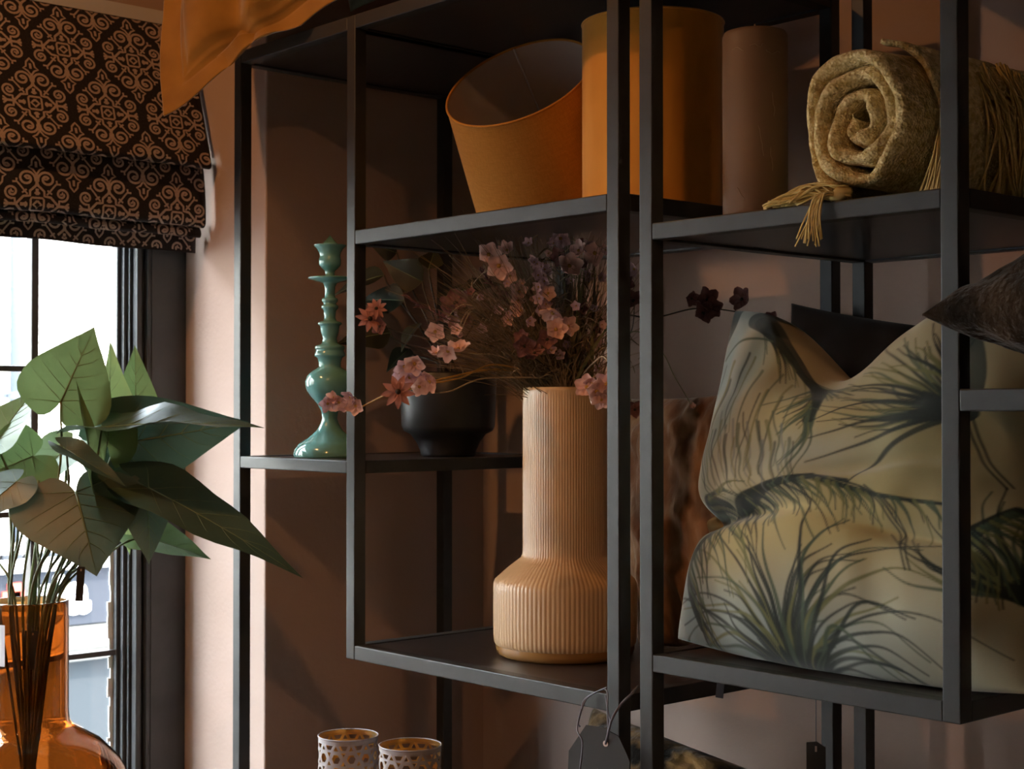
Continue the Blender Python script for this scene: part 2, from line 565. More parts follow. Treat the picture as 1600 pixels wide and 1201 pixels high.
for i in range(len(ybars) - 1):
    for j in range(len(zbars) - 1):
        o = link('pane', pane_me, None, loc=(GX - .006, ybars[i + 1] + .0085, zbars[j] + .0065))
        o.parent = win
        o.matrix_parent_inverse = Matrix.Translation(-Vector(win.location))
# scraped white paint along the edge of the glass
rb = MB()
rr = random.Random(3)
z = 0.50
while z < 1.03:
    h = rr.uniform(.008, .03)
    w = rr.uniform(.004, .013) if z < .96 else rr.uniform(.001, .007)
    rb.box((GX - .004, -.0255 - w, z), (GX - .001, -.022, z + h * 1.05))
    z += h
kid('paint_residue', rb, M['residue'], win)

# ---- added unseen window further along the same wall, for front-left daylight on the shelves
win2 = bpy.data.objects.new('window_fill_added', None)
COL.objects.link(win2)
win2['kind'] = 'structure'
win2.location = (GX, -2.9, .44)
for y in (W2[0], W2[1] - .05):
    kid('jamb', MB().box((-3.225, y, .44), (WX + .004, y + .05, 2.06)), M['frame_paint'], win2)
for k in range(1, 6):
    y = W2[0] + k * (W2[1] - W2[0]) / 6
    kid('glazing_bar', MB().box((GX - .018, y - .0085, .44), (GX + .012, y + .0085, 2.06)), M['bar_paint'], win2)
for z in zbars[1:-1]:
    kid('glazing_bar', MB().box((GX - .016, W2[0], z - .0065), (GX + .010, W2[1], z + .0065)), M['bar_paint'], win2)
kid('pane', MB().box((GX - .0075, W2[0] + .05, .44), (GX - .0045, W2[1] - .05, 2.06)), M['glass'], win2)

# ---- warm ceiling downlights (out of view above)
def downlight(x, y, power, label, spot=110, aim=None):
    t = thing('ceiling_downlight', label, 'ceiling light', (x, y, CZ), 'warm ceiling downlights')
    MB().lathe([(.055, -.004), (.055, -.022), (.042, -.022), (.040, -.008)], 32, cap0=True).build('ring', M['lamp_metal'], t, smooth=False)
    MB().lathe([(.038, -.012), (.036, -.010)], 32, cap0=True, cap1=True).build('lamp_glass', M['bulb'], t)
    d = bpy.data.lights.new('downlight_beam', 'SPOT')
    d.energy = power
    d.color = (1.0, 0.45, 0.15)
    d.spot_size = math.radians(spot)
    d.spot_blend = 0.9
    d.shadow_soft_size = 0.04
    o = bpy.data.objects.new('downlight_beam', d)
    COL.objects.link(o)
    o.location = (x, y, CZ - .03)
    if aim is not None:
        o.rotation_euler = (Vector(aim) - o.location).to_track_quat('-Z', 'Y').to_euler()
    rel(o, t)
    return t


downlight(-2.55, -1.35, 27, 'warm ceiling downlight above the window end of the shelves', spot=95, aim=(-2.55, 0.1, 1.75))
downlight(-0.55, -1.95, 26, 'warm ceiling downlight nearer the middle of the room, aimed at the alcove', spot=48, aim=(-2.78, 0.40, 0.60))

# ================================================================== OUTSIDE
EX = -9.0
far = bpy.data.objects.new('wall_street', None)
COL.objects.link(far)
far['kind'] = 'structure'
far.location = (EX, 2.6, -3)
kid('mortar_bed', MB().box((EX - .3, -14, .42), (EX - .008, 16, 4.6)), M['ext_mortar'], far)
bm_ = MB().box((0, 0, 0), (.03, .205, .062)).mesh('brick', M['ext_brick'])
for j in range(30):
    for i in range(9):
        o = link('brick', bm_, None, loc=(EX - .022 + RND.uniform(-.003, .003), 1.45 + i * .215 + (j % 2) * .107, .56 + j * .072))
        o.parent = far
        o.matrix_parent_inverse = Matrix.Translation(-Vector(far.location))
# slatted louvre band, white ledge, fascia with letters, stone, shop glass
for k in range(30):
    kid('slat', MB().box((EX - .06, 1.3 + k * .075, .385), (EX - .01, 1.3 + k * .075 + .05, .60)), M['ext_slat'], far)
kid('ledge', MB().box((EX - .3, -14, .315), (EX + .09, 16, .385)), M['ext_white'], far)
fas = MB().box((EX - .3, -14, -.04), (EX + .02, 16, .315)).build('shop_fascia', M['ext_grey'])
tag(fas, 'grey shop fascia with white letters across the street, seen beyond the amber vase', 'shop sign')


def text_mesh(name, s, size, m, extrude=0.0, offset=0.0):
    c = bpy.data.curves.new(name, 'FONT')
    c.body = s
    c.size = size
    c.extrude = extrude
    c.offset = offset
    c.resolution_u = 3
    o = bpy.data.objects.new(name, c)
    COL.objects.link(o)
    dg = bpy.context.evaluated_depsgraph_get()
    me = bpy.data.meshes.new_from_object(o.evaluated_get(dg))
    bpy.data.objects.remove(o)
    me.name = name
    me.materials.clear()
    me.materials.append(m)
    return me


# fascia lettering: reads along +Y seen from the window
for ch, y, sz in (('r', 2.435, .36), ('i', 2.575, .36), ('a', 2.66, .36)):
    me = text_mesh('letter', ch, sz, M['ext_white'], .01, .016)
    o = link('letter', me, None, loc=(EX + .032, y, .045), rot=(math.pi / 2, 0, math.pi / 2))
    rel(o, fas)
rel(MB().box((EX + .02, 2.29, .10), (EX + .04, 2.37, .25)).build('red_emblem', M['ext_red']), fas)
rel(MB().box((EX + .02, 2.255, .14), (EX + .04, 2.405, .20)).build('red_emblem', M['ext_red']), fas)
kid('stone_band', MB().box((EX - .3, -14, -.20), (EX + .03, 16, -.05)), M['ext_stone'], far, 0.01)
kid('stone_band', MB().box((EX - .3, -14, -.26), (EX + .07, 16, -.20)), M['ext_stone'], far, 0.01)
kid('shop_window', MB().box((EX - .3, -14, -2.6), (EX - .03, 16, -.26)), M['shop_glass'], far)
for y in (2.45, 3.35, 1.4):
    kid('shop_post', MB().box((EX - .06, y, -2.6), (EX + .05, y + .12, -.26)), M['ext_pipe'], far)
kid('plinth', MB().box((EX - .3, -14, -3), (EX + .04, 16, -2.6)), M['ext_stone'], far)
dp = thing('drainpipe', 'blue-grey drainpipe running down the pale brick wall outside the window', 'drainpipe', (EX + .12, 2.29, .4))
MB().tube([(0, 0, 0.1), (0, 0, 4.0)], .032, 14).build('pipe', M['ext_pipe'], dp, smooth=True)
for zz in (.95, 2.3):
    MB().lathe([(.032, zz), (.041, zz + .005), (.041, zz + .045), (.032, zz + .05)], 16, cap0=False).build('collar', M['ext_pipe'], dp)
    MB().box((-.06, -.05, zz + .01), (-.03, .05, zz + .04)).build('bracket', M['ext_pipe'], dp)
struct('ground_street', MB().box((-9.5, -16, -3.1), (-3.41, 18, -3.0)), M['asphalt'])
struct('trim_pavement', MB().box((EX, -16, -3.0), (EX + 1.6, 18, -2.9)), M['ext_stone'])

# ================================================================== SHELVING UNITS
T = 0.026
D = 0.5355
XA, XB, XE, XF, XG, XH = -2.7455, -2.3528, -1.6747, -1.6060, -1.0878, -0.45


def unit(name, label, loc):
    return thing(name, label, 'shelving', loc)


def bar(parent, a, b, name):
    return kid(name, MB().box(a, b), M['metal'], parent, 0.0018)


u1 = unit('metal_shelving', 'black metal open shelving holding the lampshades, cream vase and green candlestick', (XA, 0, 0))
u2 = unit('metal_shelving', 'black metal open shelving holding the candle, rolled throw and palm print cushion', (XF, 0, 0))
Z_TOP = (2.0045, 2.0305)
Z_MID = (1.6035, 1.6300)
Z_BOT = (0.8372, 0.8635)
Z_TEAL = (1.1795, 1.2030)
Z_LOW = (0.424, 0.450)
Z_RM = (1.5515, 1.5765)
Z_RB = (0.9087, 0.9350)
Z_GH = (1.2965, 1.3245)
Z_RT = (2.10, 2.126)


def frame(u, x0, x1, zz, left=True, right=True):
    """rails round one shelf plus its board; x0, x1 are outer post edges"""
    z0, z1 = zz
    bar(u, (x0 + T, 0.0002, z0), (x1 - T, T, z1), 'rail')
    bar(u, (x0 + T, D, z0), (x1 - T, D + T - .0002, z1), 'rail')
    bar(u, (x0 + .0002, T, z0), (x0 + T, D, z1), 'rail')
    bar(u, (x1 - T, T, z0), (x1 - .0002, D, z1), 'rail')
    kid('shelf_board', MB().box((x0 + T, T, z0 + .004), (x1 - T, D, z1 - .002)), M['board'], u)


for x in (XA, XE):
    for y in (0, D):
        bar(u1, (x, y, 0), (x + T, y + T, Z_TOP[1]), 'post')
for y in (0, D):
    bar(u1, (XB, y, Z_BOT[0]), (XB + T, y + T, Z_TOP[1] - .0005), 'post')
frame(u1, XA, XB + T, Z_TOP)
frame(u1, XB, XE + T, Z_TOP)
frame(u1, XB, XE + T, Z_MID)
frame(u1, XB, XE + T, Z_BOT)
frame(u1, XA, XB + T, Z_TEAL)
frame(u1, XA, XE + T, Z_LOW)
for x in (XF, ):
    for y in (0, D):
        bar(u2, (x, y, 0), (x + T, y + T, Z_RT[1]), 'post')
for y in (0, D):
    bar(u2, (XG, y, Z_RB[0]), (XG + T, y + T, Z_RT[1] - .0005), 'post')
    bar(u2, (XH, y, 0), (XH + T, y + T, Z_RT[1]), 'post')
frame(u2, XF, XG + T, Z_RT)
frame(u2, XF, XG + T, Z_RM)
frame(u2, XF, XG + T, Z_RB)
frame(u2, XG, XH + T, Z_GH)
frame(u2, XG, XH + T, Z_RT)
frame(u2, XF, XH + T, Z_LOW)
# ================================================================== ROMAN BLIND
BY0, BY1 = -1.84, 0.108
# cross-section (x, z) from the head down, with three folds
prof = [(-3.125, 2.175), (-3.105, 2.12), (-3.07, 2.02), (-3.035, 1.91), (-3.018, 1.862), (-3.012, 1.842), (-3.020, 1.834), (-3.034, 1.838), (-3.044, 1.850), (-3.050, 1.846),
        (-3.044, 1.825), (-3.036, 1.77), (-3.034, 1.728), (-3.036, 1.712), (-3.046, 1.706), (-3.056, 1.712), (-3.062, 1.710),
        (-3.056, 1.702), (-3.054, 1.692), (-3.058, 1.686), (-3.066, 1.686), (-3.074, 1.690), (-3.078, 1.684), (-3.078, 1.672), (-3.079, 1.652)]
pp = catmull([Vector((x, 0, z)) for x, z in prof], 10)
arc = [0.0]
for a, b in zip(pp, pp[1:]):
    arc.append(arc[-1] + (b - a).length)
ALEN = arc[-1]


def blind_pt(y, s, lift=0.0):
    s = min(max(s, 0.0), ALEN)
    lo, hi = 0, len(arc) - 1
    while hi - lo > 1:
        mid = (lo + hi) // 2
        if arc[mid] <= s: lo = mid
        else: hi = mid
    t = (s - arc[lo]) / max(arc[hi] - arc[lo], 1e-9)
    p = pp[lo].lerp(pp[hi], t)
    d = (pp[hi] - pp[lo]).normalized()
    n = Vector((-d.z, 0, d.x))           # outward normal (into the room)
    w = 0.004 * math.sin(y * 9 + s * 7) + 0.003 * math.sin(y * 23 + 1.3) * min(1, s / .5)
    k = s / ALEN
    p = p + n * lift
    return Vector((p.x + w * 0.6 * k, y, p.z + w * 0.4 * k))


bl = thing('roman_blind', 'black roman blind with taupe medallion pattern, half drawn over the window', 'blind', (-3.10, -0.6, 2.18))
nb = 70
o = MB().grid(lambda u, v: blind_pt(BY0 + (BY1 - BY0) * u, ALEN * v), nb, 190).build('face_cloth', M['blind'], None, smooth=True)
so = o.modifiers.new('thick', 'SOLIDIFY')
so.thickness = 0.0015
so.offset = 1
rel(o, bl)
rel(MB().box((WX + .0005, BY0, 2.165), (-3.118, BY1, 2.195)).build('head_rail', M['lining']), bl)
# white lining showing along the right-hand edge
lin_s = [(-3.135, 2.16), (-3.118, 2.12), (-3.085, 2.02), (-3.052, 1.91), (-3.036, 1.862)]
lm = MB()
lv = []
for x, z in lin_s:
    lv += [(x - .012, BY0 + .01, z), (x - .012, BY1 + .004, z), (x + .002, BY1 + .0105, z), (x - .002, BY1 + .004, z)]
lf = []
for i in range(len(lin_s) - 1):
    a, b = i * 4, (i + 1) * 4
    lf += [(a, a + 1, b + 1, b), (a + 1, a + 2, b + 2, b + 1), (a + 2, a + 3, b + 3, b + 2)]
rel(lm.add(lv, lf).build('lining', M['lining'], None), bl)

# the medallion, as ribbons in units of pixels of a close look (x 0.000244 m, y 0.000224 m)
def spiral(cx, cy, r, a0, turns, n=22, k=.25):
    return [(cx + r * (1 - (1 - k) * i / n) * math.cos(a0 + turns * 2 * math.pi * i / n), cy + r * (1 - (1 - k) * i / n) * math.sin(a0 + turns * 2 * math.pi * i / n)) for i in range(n + 1)]


RIB = []      # (points, width)


def sym(pts, w, four=True):
    for sx in (1, -1):
        for sy in (1, -1):
            RIB.append(([(sx * x, sy * y) for x, y in pts], w))


RIB.append(([(0, -36), (36, 0), (0, 36), (-36, 0), (0, -36)], 15))
RIB.append(([(-58, -50), (-45, -64), (45, -64), (58, -50), (58, 50), (45, 64), (-45, 64), (-58, 50), (-58, -50)], 13))
sym([(0, -188), (62, -128), (64, -82), (120, -76), (188, 0)], 15)
for sy in (1, -1):
    RIB.append(([(0, sy * 185), (0, sy * 285)], 20))
    RIB.append(([(0, sy * 90), (0, sy * 150)], 20))
    RIB.append(([(-24, sy * 112), (0, sy * 100), (24, sy * 112)], 13))
    RIB.append(([(0, sy * 285), (-30, sy * 330), (-68, sy * 352), (-40, sy * 372), (-34, sy * 420), (0, sy * 462), (34, sy * 420), (40, sy * 372), (68, sy * 352), (30, sy * 330), (0, sy * 285)], 12))
    RIB.append(([(0, sy * 352), (0, sy * 408)], 16))
for sx in (1, -1):
    RIB.append(([(sx * 85, 0), (sx * 150, 0)], 20))
    RIB.append(([(sx * 105, -24), (sx * 96, 0), (sx * 105, 24)], 13))
    RIB.append(([(sx * 185, 0), (sx * 290, 0)], 16))
    RIB.append(([(sx * 285, -34), (sx * 245, 0), (sx * 285, 34)], 12))
sym([(0, -230)] + spiral(88, -242, 78, math.pi * .92, 1.45), 15)
sym([(0, -238), (8, -190), (14, -180)], 12)
sym([(192, 0)] + spiral(222, -112, 66, math.pi * .62, -1.4), 14)
sym([(85, -95), (112, -128), (150, -178), (176, -208)], 11)
sym([(92, -140), (112, -122), (132, -106)], 11)
sym([(176, -240), (180, -206), (214, -206)], 13)
sym([(88 - 24, -242), (88, -242), (88 + 20, -262)], 12)
sym([(222 - 18, -112), (222, -112), (222 + 8, -136)], 11)

PXX, PXY = 0.000244, 0.000224
PITX, PITY = 0.1635, 0.276
pm = MB()


def ribbon(pts3, width, push):
    n = len(pts3)
    L_, R_ = [], []
    for i in range(n):
        a = pts3[max(i - 1, 0)]
        b = pts3[min(i + 1, n - 1)]
        dx, dy = b[0] - a[0], b[1] - a[1]
        l = math.hypot(dx, dy) or 1
        nx, ny = -dy / l * width / 2, dx / l * width / 2
        L_.append((pts3[i][0] + nx, pts3[i][1] + ny))
        R_.append((pts3[i][0] - nx, pts3[i][1] - ny))
    push(L_, R_)


def push_blind(L_, R_):
    vs = [blind_pt(y, s, .0007) for y, s in L_] + [blind_pt(y, s, .0007) for y, s in R_]
    n = len(L_)
    pm.add(vs, [(i, i + 1, n + i + 1, n + i) for i in range(n - 1)])


cx0, cs0 = 0.0, 0.0
# a medallion centre is measured at pixel (203, 92) of the photograph
c0 = atX(213, 90, -3.07)
best = min(range(len(pp)), key=lambda i: abs(pp[i].z - c0.z) if i < 60 else 9)
cx0, cs0 = c0.y, arc[best]
for row in range(-3, 8):
    for col in range(-14, 3):
        cy = cx0 + (col + (0.5 if row % 2 else 0)) * PITX
        cs = cs0 + row * PITY / 2
        if cy < BY0 - .1 or cy > BY1 + .1: continue
        for pts, w in RIB:
            q = [(cy + x * PXX, cs + y * PXY) for x, y in pts]
            # subdivide so that the ribbon follows the folds
            dense = [q[0]]
            for a, b in zip(q, q[1:]):
                l = math.hypot(b[0] - a[0], b[1] - a[1])
                k = max(1, int(l / .006))
                dense += [(a[0] + (b[0] - a[0]) * i / k, a[1] + (b[1] - a[1]) * i / k) for i in range(1, k + 1)]
            # keep runs inside the cloth
            run = []
            for p in dense + [None]:
                if p and BY0 + .004 < p[0] < BY1 - .004 and .004 < p[1] < ALEN - .004:
                    run.append(p)
                else:
                    if len(run) > 1: ribbon(run, w * .00034, push_blind)
                    run = []
po = pm.build('woven_pattern', M['blind_print'], None)
po['kind'] = 'stuff'
rel(po, bl)


# ================================================================== CUSHION BUILDER
def cushion_mesh(corners, thick, n=60, pinch=0.07, wob=0.006, seed=0, power=0.42, extra=None, noise_scale=6.0, m=None, name='cover', flange=0.0, back=1.0):
    """corners: BL, BR, TR, TL of the seam; the face bulges to the side of (BR-BL) x (TL-BL) reversed (towards the viewer)"""
    BL, BR, TR, TL = [Vector(c) for c in corners]
    nrm = (BR - BL).cross(TL - BL).normalized()
    verts, faces = [], []
    uv = []
    for side in (1, -1):
        for j in range(n + 1):
            for i in range(n + 1):
                s, t = 2 * i / n - 1, 2 * j / n - 1
                # denser towards the seam
                s = math.sin(s * math.pi / 2) * .5 + s * .5
                t = math.sin(t * math.pi / 2) * .5 + t * .5
                ss = s * (1 - pinch * (1 - t * t))
                tt = t * (1 - pinch * (1 - s * s))
                a, b = (ss + 1) / 2, (tt + 1) / 2
                p = BL.lerp(BR, a).lerp(TL.lerp(TR, a), b)
                if flange:
                    k = 1 / (1 - flange)
                    q = max(0, (1 - min(1, abs(s) * k) ** 2)) * max(0, (1 - min(1, abs(t) * k) ** 2))
                else:
                    q = max(0, (1 - s * s)) * max(0, (1 - t * t))
                h = q ** power * thick * (1 if side > 0 else back)
                w = noise.noise(Vector((s * 1.0 + seed * 7.3, t * 1.0 + side * 3.1, seed)) * noise_scale * .5) * wob * 1.6
                w += noise.noise(Vector((s + seed * 3.1, t - side, 5.0 + seed)) * noise_scale) * wob * .7
                w *= min(1, q * 6) if not flange else min(1, q * 3 + .25)
                p = p + nrm * (side * (h + w + .0012))
                if extra: p = extra(p, s, t, side, nrm)
                verts.append(p)
                uv.append((a, b, side))
    N1 = (n + 1) ** 2
    for side in (0, 1):
        for j in range(n):
            for i in range(n):
                q = [side * N1 + j * (n + 1) + i, side * N1 + j * (n + 1) + i + 1, side * N1 + (j + 1) * (n + 1) + i + 1, side * N1 + (j + 1) * (n + 1) + i]
                faces.append(q if side == 0 else q[::-1])
    # sew the two faces together round the rim
    ring = [i for i in range(n + 1)] + [j * (n + 1) + n for j in range(1, n + 1)] + [n * (n + 1) + i for i in range(n - 1, -1, -1)] + [j * (n + 1) for j in range(n - 1, 0, -1)]
    for a, b in zip(ring, ring[1:] + ring[:1]):
        faces.append((b, a, a + N1, b + N1))
    me = bpy.data.meshes.new(name)
    me.from_pydata([tuple(v) for v in verts], [], faces)
    if m: me.materials.append(m)
    me.polygons.foreach_set('use_smooth', [True] * len(me.polygons))
    me.update()
    return me, uv


def cushion(name, label, corners, thick, m, n=60, piping=None, **kw):
    c = sum((Vector(q) for q in corners), Vector()) / 4
    t = thing(name, label, 'cushion', (c.x, c.y, min(Vector(q).z for q in corners)))
    me, uv = cushion_mesh(corners, thick, n=n, m=m, **kw)
    o = link('cover', me)
    rel(o, t)
    if piping:
        N = n + 1
        ring = [i for i in range(N)] + [j * N + n for j in range(1, N)] + [n * N + i for i in range(n - 1, -1, -1)] + [j * N for j in range(n - 1, -1, -1)]
        rel(MB().tube([me.vertices[i].co for i in ring], .0022, 6).build('piping', piping, None, smooth=True), t)
    return t, o, uv


# ---- mustard velvet cushion on the top shelf, one corner hanging over the edge
P0 = atY(257, 178, -.17)
P1 = atY(700, -95, .12)
P3 = atY(244, -215, -.07)
P2 = P1 + (P3 - P0) * .95 + Vector((0, .08, .05))


def mustard_fold(p, s, t, side, nrm):
    # the border is soft: the free corner droops and a pucker runs in from the lower edge
    d = math.exp(-(((s + .42) / .10) ** 2 + ((t + .62) / .30) ** 2))
    p = p - nrm * side * d * .030
    d2 = math.exp(-(((s + .28) / .09) ** 2 + ((t + .70) / .25) ** 2))
    p = p + nrm * side * d2 * .012
    k = min(1, max(0, (p.x + 2.60) / .08))     # right of the post it lies on the shelf
    if k > 0 and p.z < Z_TOP[1] + .002:
        p.z = p.z + (Z_TOP[1] + .002 - p.z) * k
    # softly curved hems and a rounded free corner
    ed = 1 if max(abs(s), abs(t)) > .7 else 0
    p = p + (P1 - P0).normalized() * (-.014 * math.cos((t + .55) * 3.2) * max(0, -s - .5) * 2) + Vector((0, 0, .008 * math.sin(s * 9) * max(0, -t - .6) * 2.5))
    # stitched line between border and filling
    e = max(abs(s), abs(t))
    if side > 0: p = p - nrm * .010 * math.exp(-((e - .80) / .035) ** 2)
    return p


cushion('mustard_cushion', 'mustard velvet cushion with a wide flat border hanging over the top shelf corner', (P0, P1, P2, P3), .075, M['mustard'],
        n=110, pinch=.035, wob=.006, seed=2, flange=.16, power=.36, extra=mustard_fold, back=.5)
a = atY(515, 30, .05)
cushion('sage_cushion', 'grey-green cushion corner just showing on the top shelf behind the mustard one', (atY(548, 18, .06), atY(900, -140, .22), atY(800, -420, .36), atY(470, -250, .20)), .05,
        M['sage'], n=36, seed=4, pinch=.05)

# ================================================================== TEAL CANDLESTICK
PR = [(73, 50), (71, 56), (58, 68), (49, 85), (46, 100), (50, 118), (48, 140), (34, 156), (22, 166), (21, 184), (60, 190), (97, 195), (97, 201), (70, 212), (32, 220), (24, 236), (22, 262), (24, 284), (35, 290), (37, 300), (28, 310), (29, 316), (38, 322), (38, 332), (28, 344), (25, 375), (30, 388), (52, 396), (55, 404), (44, 412), (40, 440), (31, 468), (36, 490), (66, 503), (68, 512), (62, 522), (68, 534), (70, 546), (56, 556), (50, 575), (50, 596), (74, 610), (102, 634), (111, 664), (104, 700), (82, 732), (54, 762), (39, 790), (34, 826), (42, 850), (60, 880), (98, 912), (140, 940), (156, 962), (162, 984), (160, 998)]
K = 0.0004547
zt = Z_TEAL[1]
prof = [(r * K, (998 - y) * K + .0005) for r, y in PR][::-1]
dense = []
for a, b in zip(prof, prof[1:]):
    dense += [a, ((a[0] + b[0]) / 2, (a[1] + b[1]) / 2)]
dense.append(prof[-1])
cs = thing('candlestick', 'tall turned sea-green glazed candlestick on the small left shelf', 'candlestick', (-2.597, .135, zt - .002))
MB().lathe(dense, 64, cap0=True).build('turned_body', M['teal'], cs, smooth=True)
MB().lathe([(.0, .452), (.02, .4305)][::-1] + [(.001, .40)], 32, cap0=False).build('socket', M['teal'], cs, smooth=True)

# ================================================================== BLACK PLANTER WITH A DARK LEAFY PLANT
pc = Vector((-2.479, .35, zt - .002))
pt = thing('planter', 'matt black footed planter pot behind the flower sprays', 'plant pot', pc)
MB().lathe([(.052, .0), (.057, .004), (.058, .012), (.066, .030), (.078, .046), (.092, .053), (.0965, .062), (.099, .12), (.0995, .170), (.097, .1735), (.094, .170), (.092, .15), (.0, .148)], 64).build('pot_body', M['planter'], pt, smooth=True)
MB().lathe([(.0, .156), (.09, .154)], 40, cap0=False).build('soil', M['soil'], pt, smooth=True)


# ================================================================== LEAVES
LT = [(-.25, .30, .30), (-.22, .52, .20), (-.16, .76, .11), (-.08, .91, .045), (0, .985, .0), (.08, 1.0, 0), (.18, .98, 0), (.30, .90, 0), (.42, .78, 0), (.54, .63, 0), (.66, .46, 0), (.76, .32, 0), (.85, .19, 0), (.92, .10, 0), (.97, .035, 0), (1.0, .0, 0)]


def leaf_mesh(length, width, cup=.25, droop=.15, wave=.02, twist=0.0, seed=0, m=None, lobes=True, roll=0.0):
    """leaf in local space: base at origin, midrib along +X, faces +Z"""
    mb = MB()
    K_ = 5
    rows = [r for r in LT if lobes or r[0] >= 0]
    if not lobes:
        rows = [(0, .02, 0), (.05, .35, 0), (.12, .65, 0), (.2, .85, 0)] + [r for r in rows if r[0] > .2]

    def pos(t, lat):
        x = t * length
        z = -droop * length * max(t, 0) ** 2
        z += cup * abs(lat) - roll * lat * lat / max(width, .01) * 4
        z += wave * length * math.sin(t * 11 + seed * 1.7 + (2 if lat > 0 else 0)) * min(1, abs(lat) / (width * .5 + 1e-6))
        a = twist * t
        y = lat
        return Vector((x, y * math.cos(a) - z * math.sin(a) * .3, z + y * math.sin(a)))

    for sgn in (1, -1):
        vs, fs = [], []
        for t, w, g in rows:
            for k in range(K_ + 1):
                lat = (g + (w - g) * k / K_) * width / 2 * sgn
                vs.append(pos(t, lat))
        nr = len(rows)
        for i in range(nr - 1):
            for k in range(K_):
                q = (i * (K_ + 1) + k, i * (K_ + 1) + k + 1, (i + 1) * (K_ + 1) + k + 1, (i + 1) * (K_ + 1) + k)
                fs.append(q if sgn < 0 else q[::-1])
        mb.add(vs, fs)
    me = mb.mesh('leaf', m, True)
    rib = MB()
    rib.tube([pos(t, 0) + Vector((0, 0, .0006)) for t in (0, .2, .4, .6, .8, .95)], [width * .011, width * .010, width * .008, width * .006, width * .004, .0003], 5)
    vein = MB()
    if lobes:
        for t0 in (0, .02, .16, .32, .48, .62):
            for sgn in (1, -1):
                pts = []
                for k in range(6):
                    q = k / 5
                    tt = t0 + (q * .20 if t0 > 0 else -q * .14)
                    w = np.interp(tt, [r[0] for r in LT], [r[1] for r in LT]) * width / 2
                    pts.append(pos(tt, sgn * max(q, .02) * w * .86) + Vector((0, 0, .0002)))
                vein.tube(pts, [width * .005 * (1 - .8 * k / 5) for k in range(6)], 4, cap=False)
    return me, rib, vein


def place_leaf(parent, base, tip, face, width, m, **kw):
    """base, tip: world points; face: direction the upper side looks to"""
    base, tip, face = Vector(base), Vector(tip), Vector(face)
    L_ = (tip - base).length
    x = (tip - base).normalized()
    zz = (face - x * face.dot(x)).normalized()
    y = zz.cross(x)
    me, rib, vein = leaf_mesh(L_, width, m=m, **kw)
    R = Matrix((x, y, zz)).transposed().to_4x4()
    R.translation = base
    inv = parent.matrix_basis.inverted()
    o = link('leaf', me, parent)
    o.matrix_parent_inverse = inv
    o.matrix_basis = R
    r = rib.build('midrib', M['vein'], o, smooth=True)
    if vein.v:
        vein.build('side_veins', M['vein'], o, smooth=True)
    return o


# plant in the planter
pp_ = thing('potted_plant', 'dark leafy plant growing in the black planter', 'plant', pc + Vector((0, 0, .152)))
rr = random.Random(5)
for (px, py, ln, ang) in ((600, 430, 95, 200), (632, 470, 80, 170), (660, 440, 85, 140), (690, 470, 75, 60), (610, 520, 85, 190), (720, 455, 70, 30), (655, 505, 70, 240), (740, 500, 60, 10), (690, 520, 60, 300), (620, 395, 50, 150), (670, 420, 60, 80), (640, 545, 60, 230)):
    d = 3.24 + rr.uniform(-.10, .12)
    a = math.radians(ang)
    base = atD(px, py, d)
    tip = atD(px + ln * math.cos(a), py - ln * math.sin(a) * .6, d + rr.uniform(-.06, .06))
    face = Vector((rr.uniform(-.2, .5), rr.uniform(-1.0, -.3), rr.uniform(.1, .9)))
    place_leaf(pp_, base, tip, face, ln * .75 * pxm(d), M['leaf_plum'], lobes=False, cup=.2, droop=.2, seed=px)
    st = bez(pc + Vector((rr.uniform(-.03, .03), rr.uniform(-.03, .03), .15)), pc + Vector((0, 0, .22)), base + Vector((0, 0, -.03)), base, 8)
    rel(MB().tube(st, .002, 6).build('stalk', M['stem_dark'], None, smooth=True), pp_)

# ================================================================== RIBBED CREAM VASE
vc = Vector((-2.005, .229, Z_BOT[1] - .002))
vs_ = thing('ribbed_vase', 'tall cream ribbed ceramic vase with narrow neck on the lower shelf', 'vase', vc)
NR = 96
VP = [(.116, .0), (.121, .004), (.1235, .012), (.1235, .020)]
MB().lathe(VP, 192, mod=lambda a, z: .004 * math.cos(a * NR), cap0=True).build('foot', M['amber_foot'], vs_, smooth=True)
body = [(.1235, .0195), (.1265, .024), (.1275, .035), (.128, .060), (.128, .120), (.1275, .128), (.1245, .1345), (.112, .146), (.098, .158), (.086, .167), (.079, .1725), (.0762, .178), (.0755, .19), (.0755, .30), (.0755, .40), (.0755, .470), (.0745, .4755), (.0725, .4765), (.0705, .474), (.0705, .45), (.0705, .30)]
bd = []
for a, b in zip(body, body[1:]):
    k = max(1, int(math.hypot(a[0] - b[0], a[1] - b[1]) / .012))
    bd += [(a[0] + (b[0] - a[0]) * i / k, a[1] + (b[1] - a[1]) * i / k) for i in range(k)]
bd.append(body[-1])
MB().lathe(bd, NR * 6, mod=lambda a, z: .0085 * (abs(math.cos(a * NR / 2)) - .5) * (1 if z < .468 else 0), cap0=False).build('vase_body', M['cream'], vs_, smooth=True)

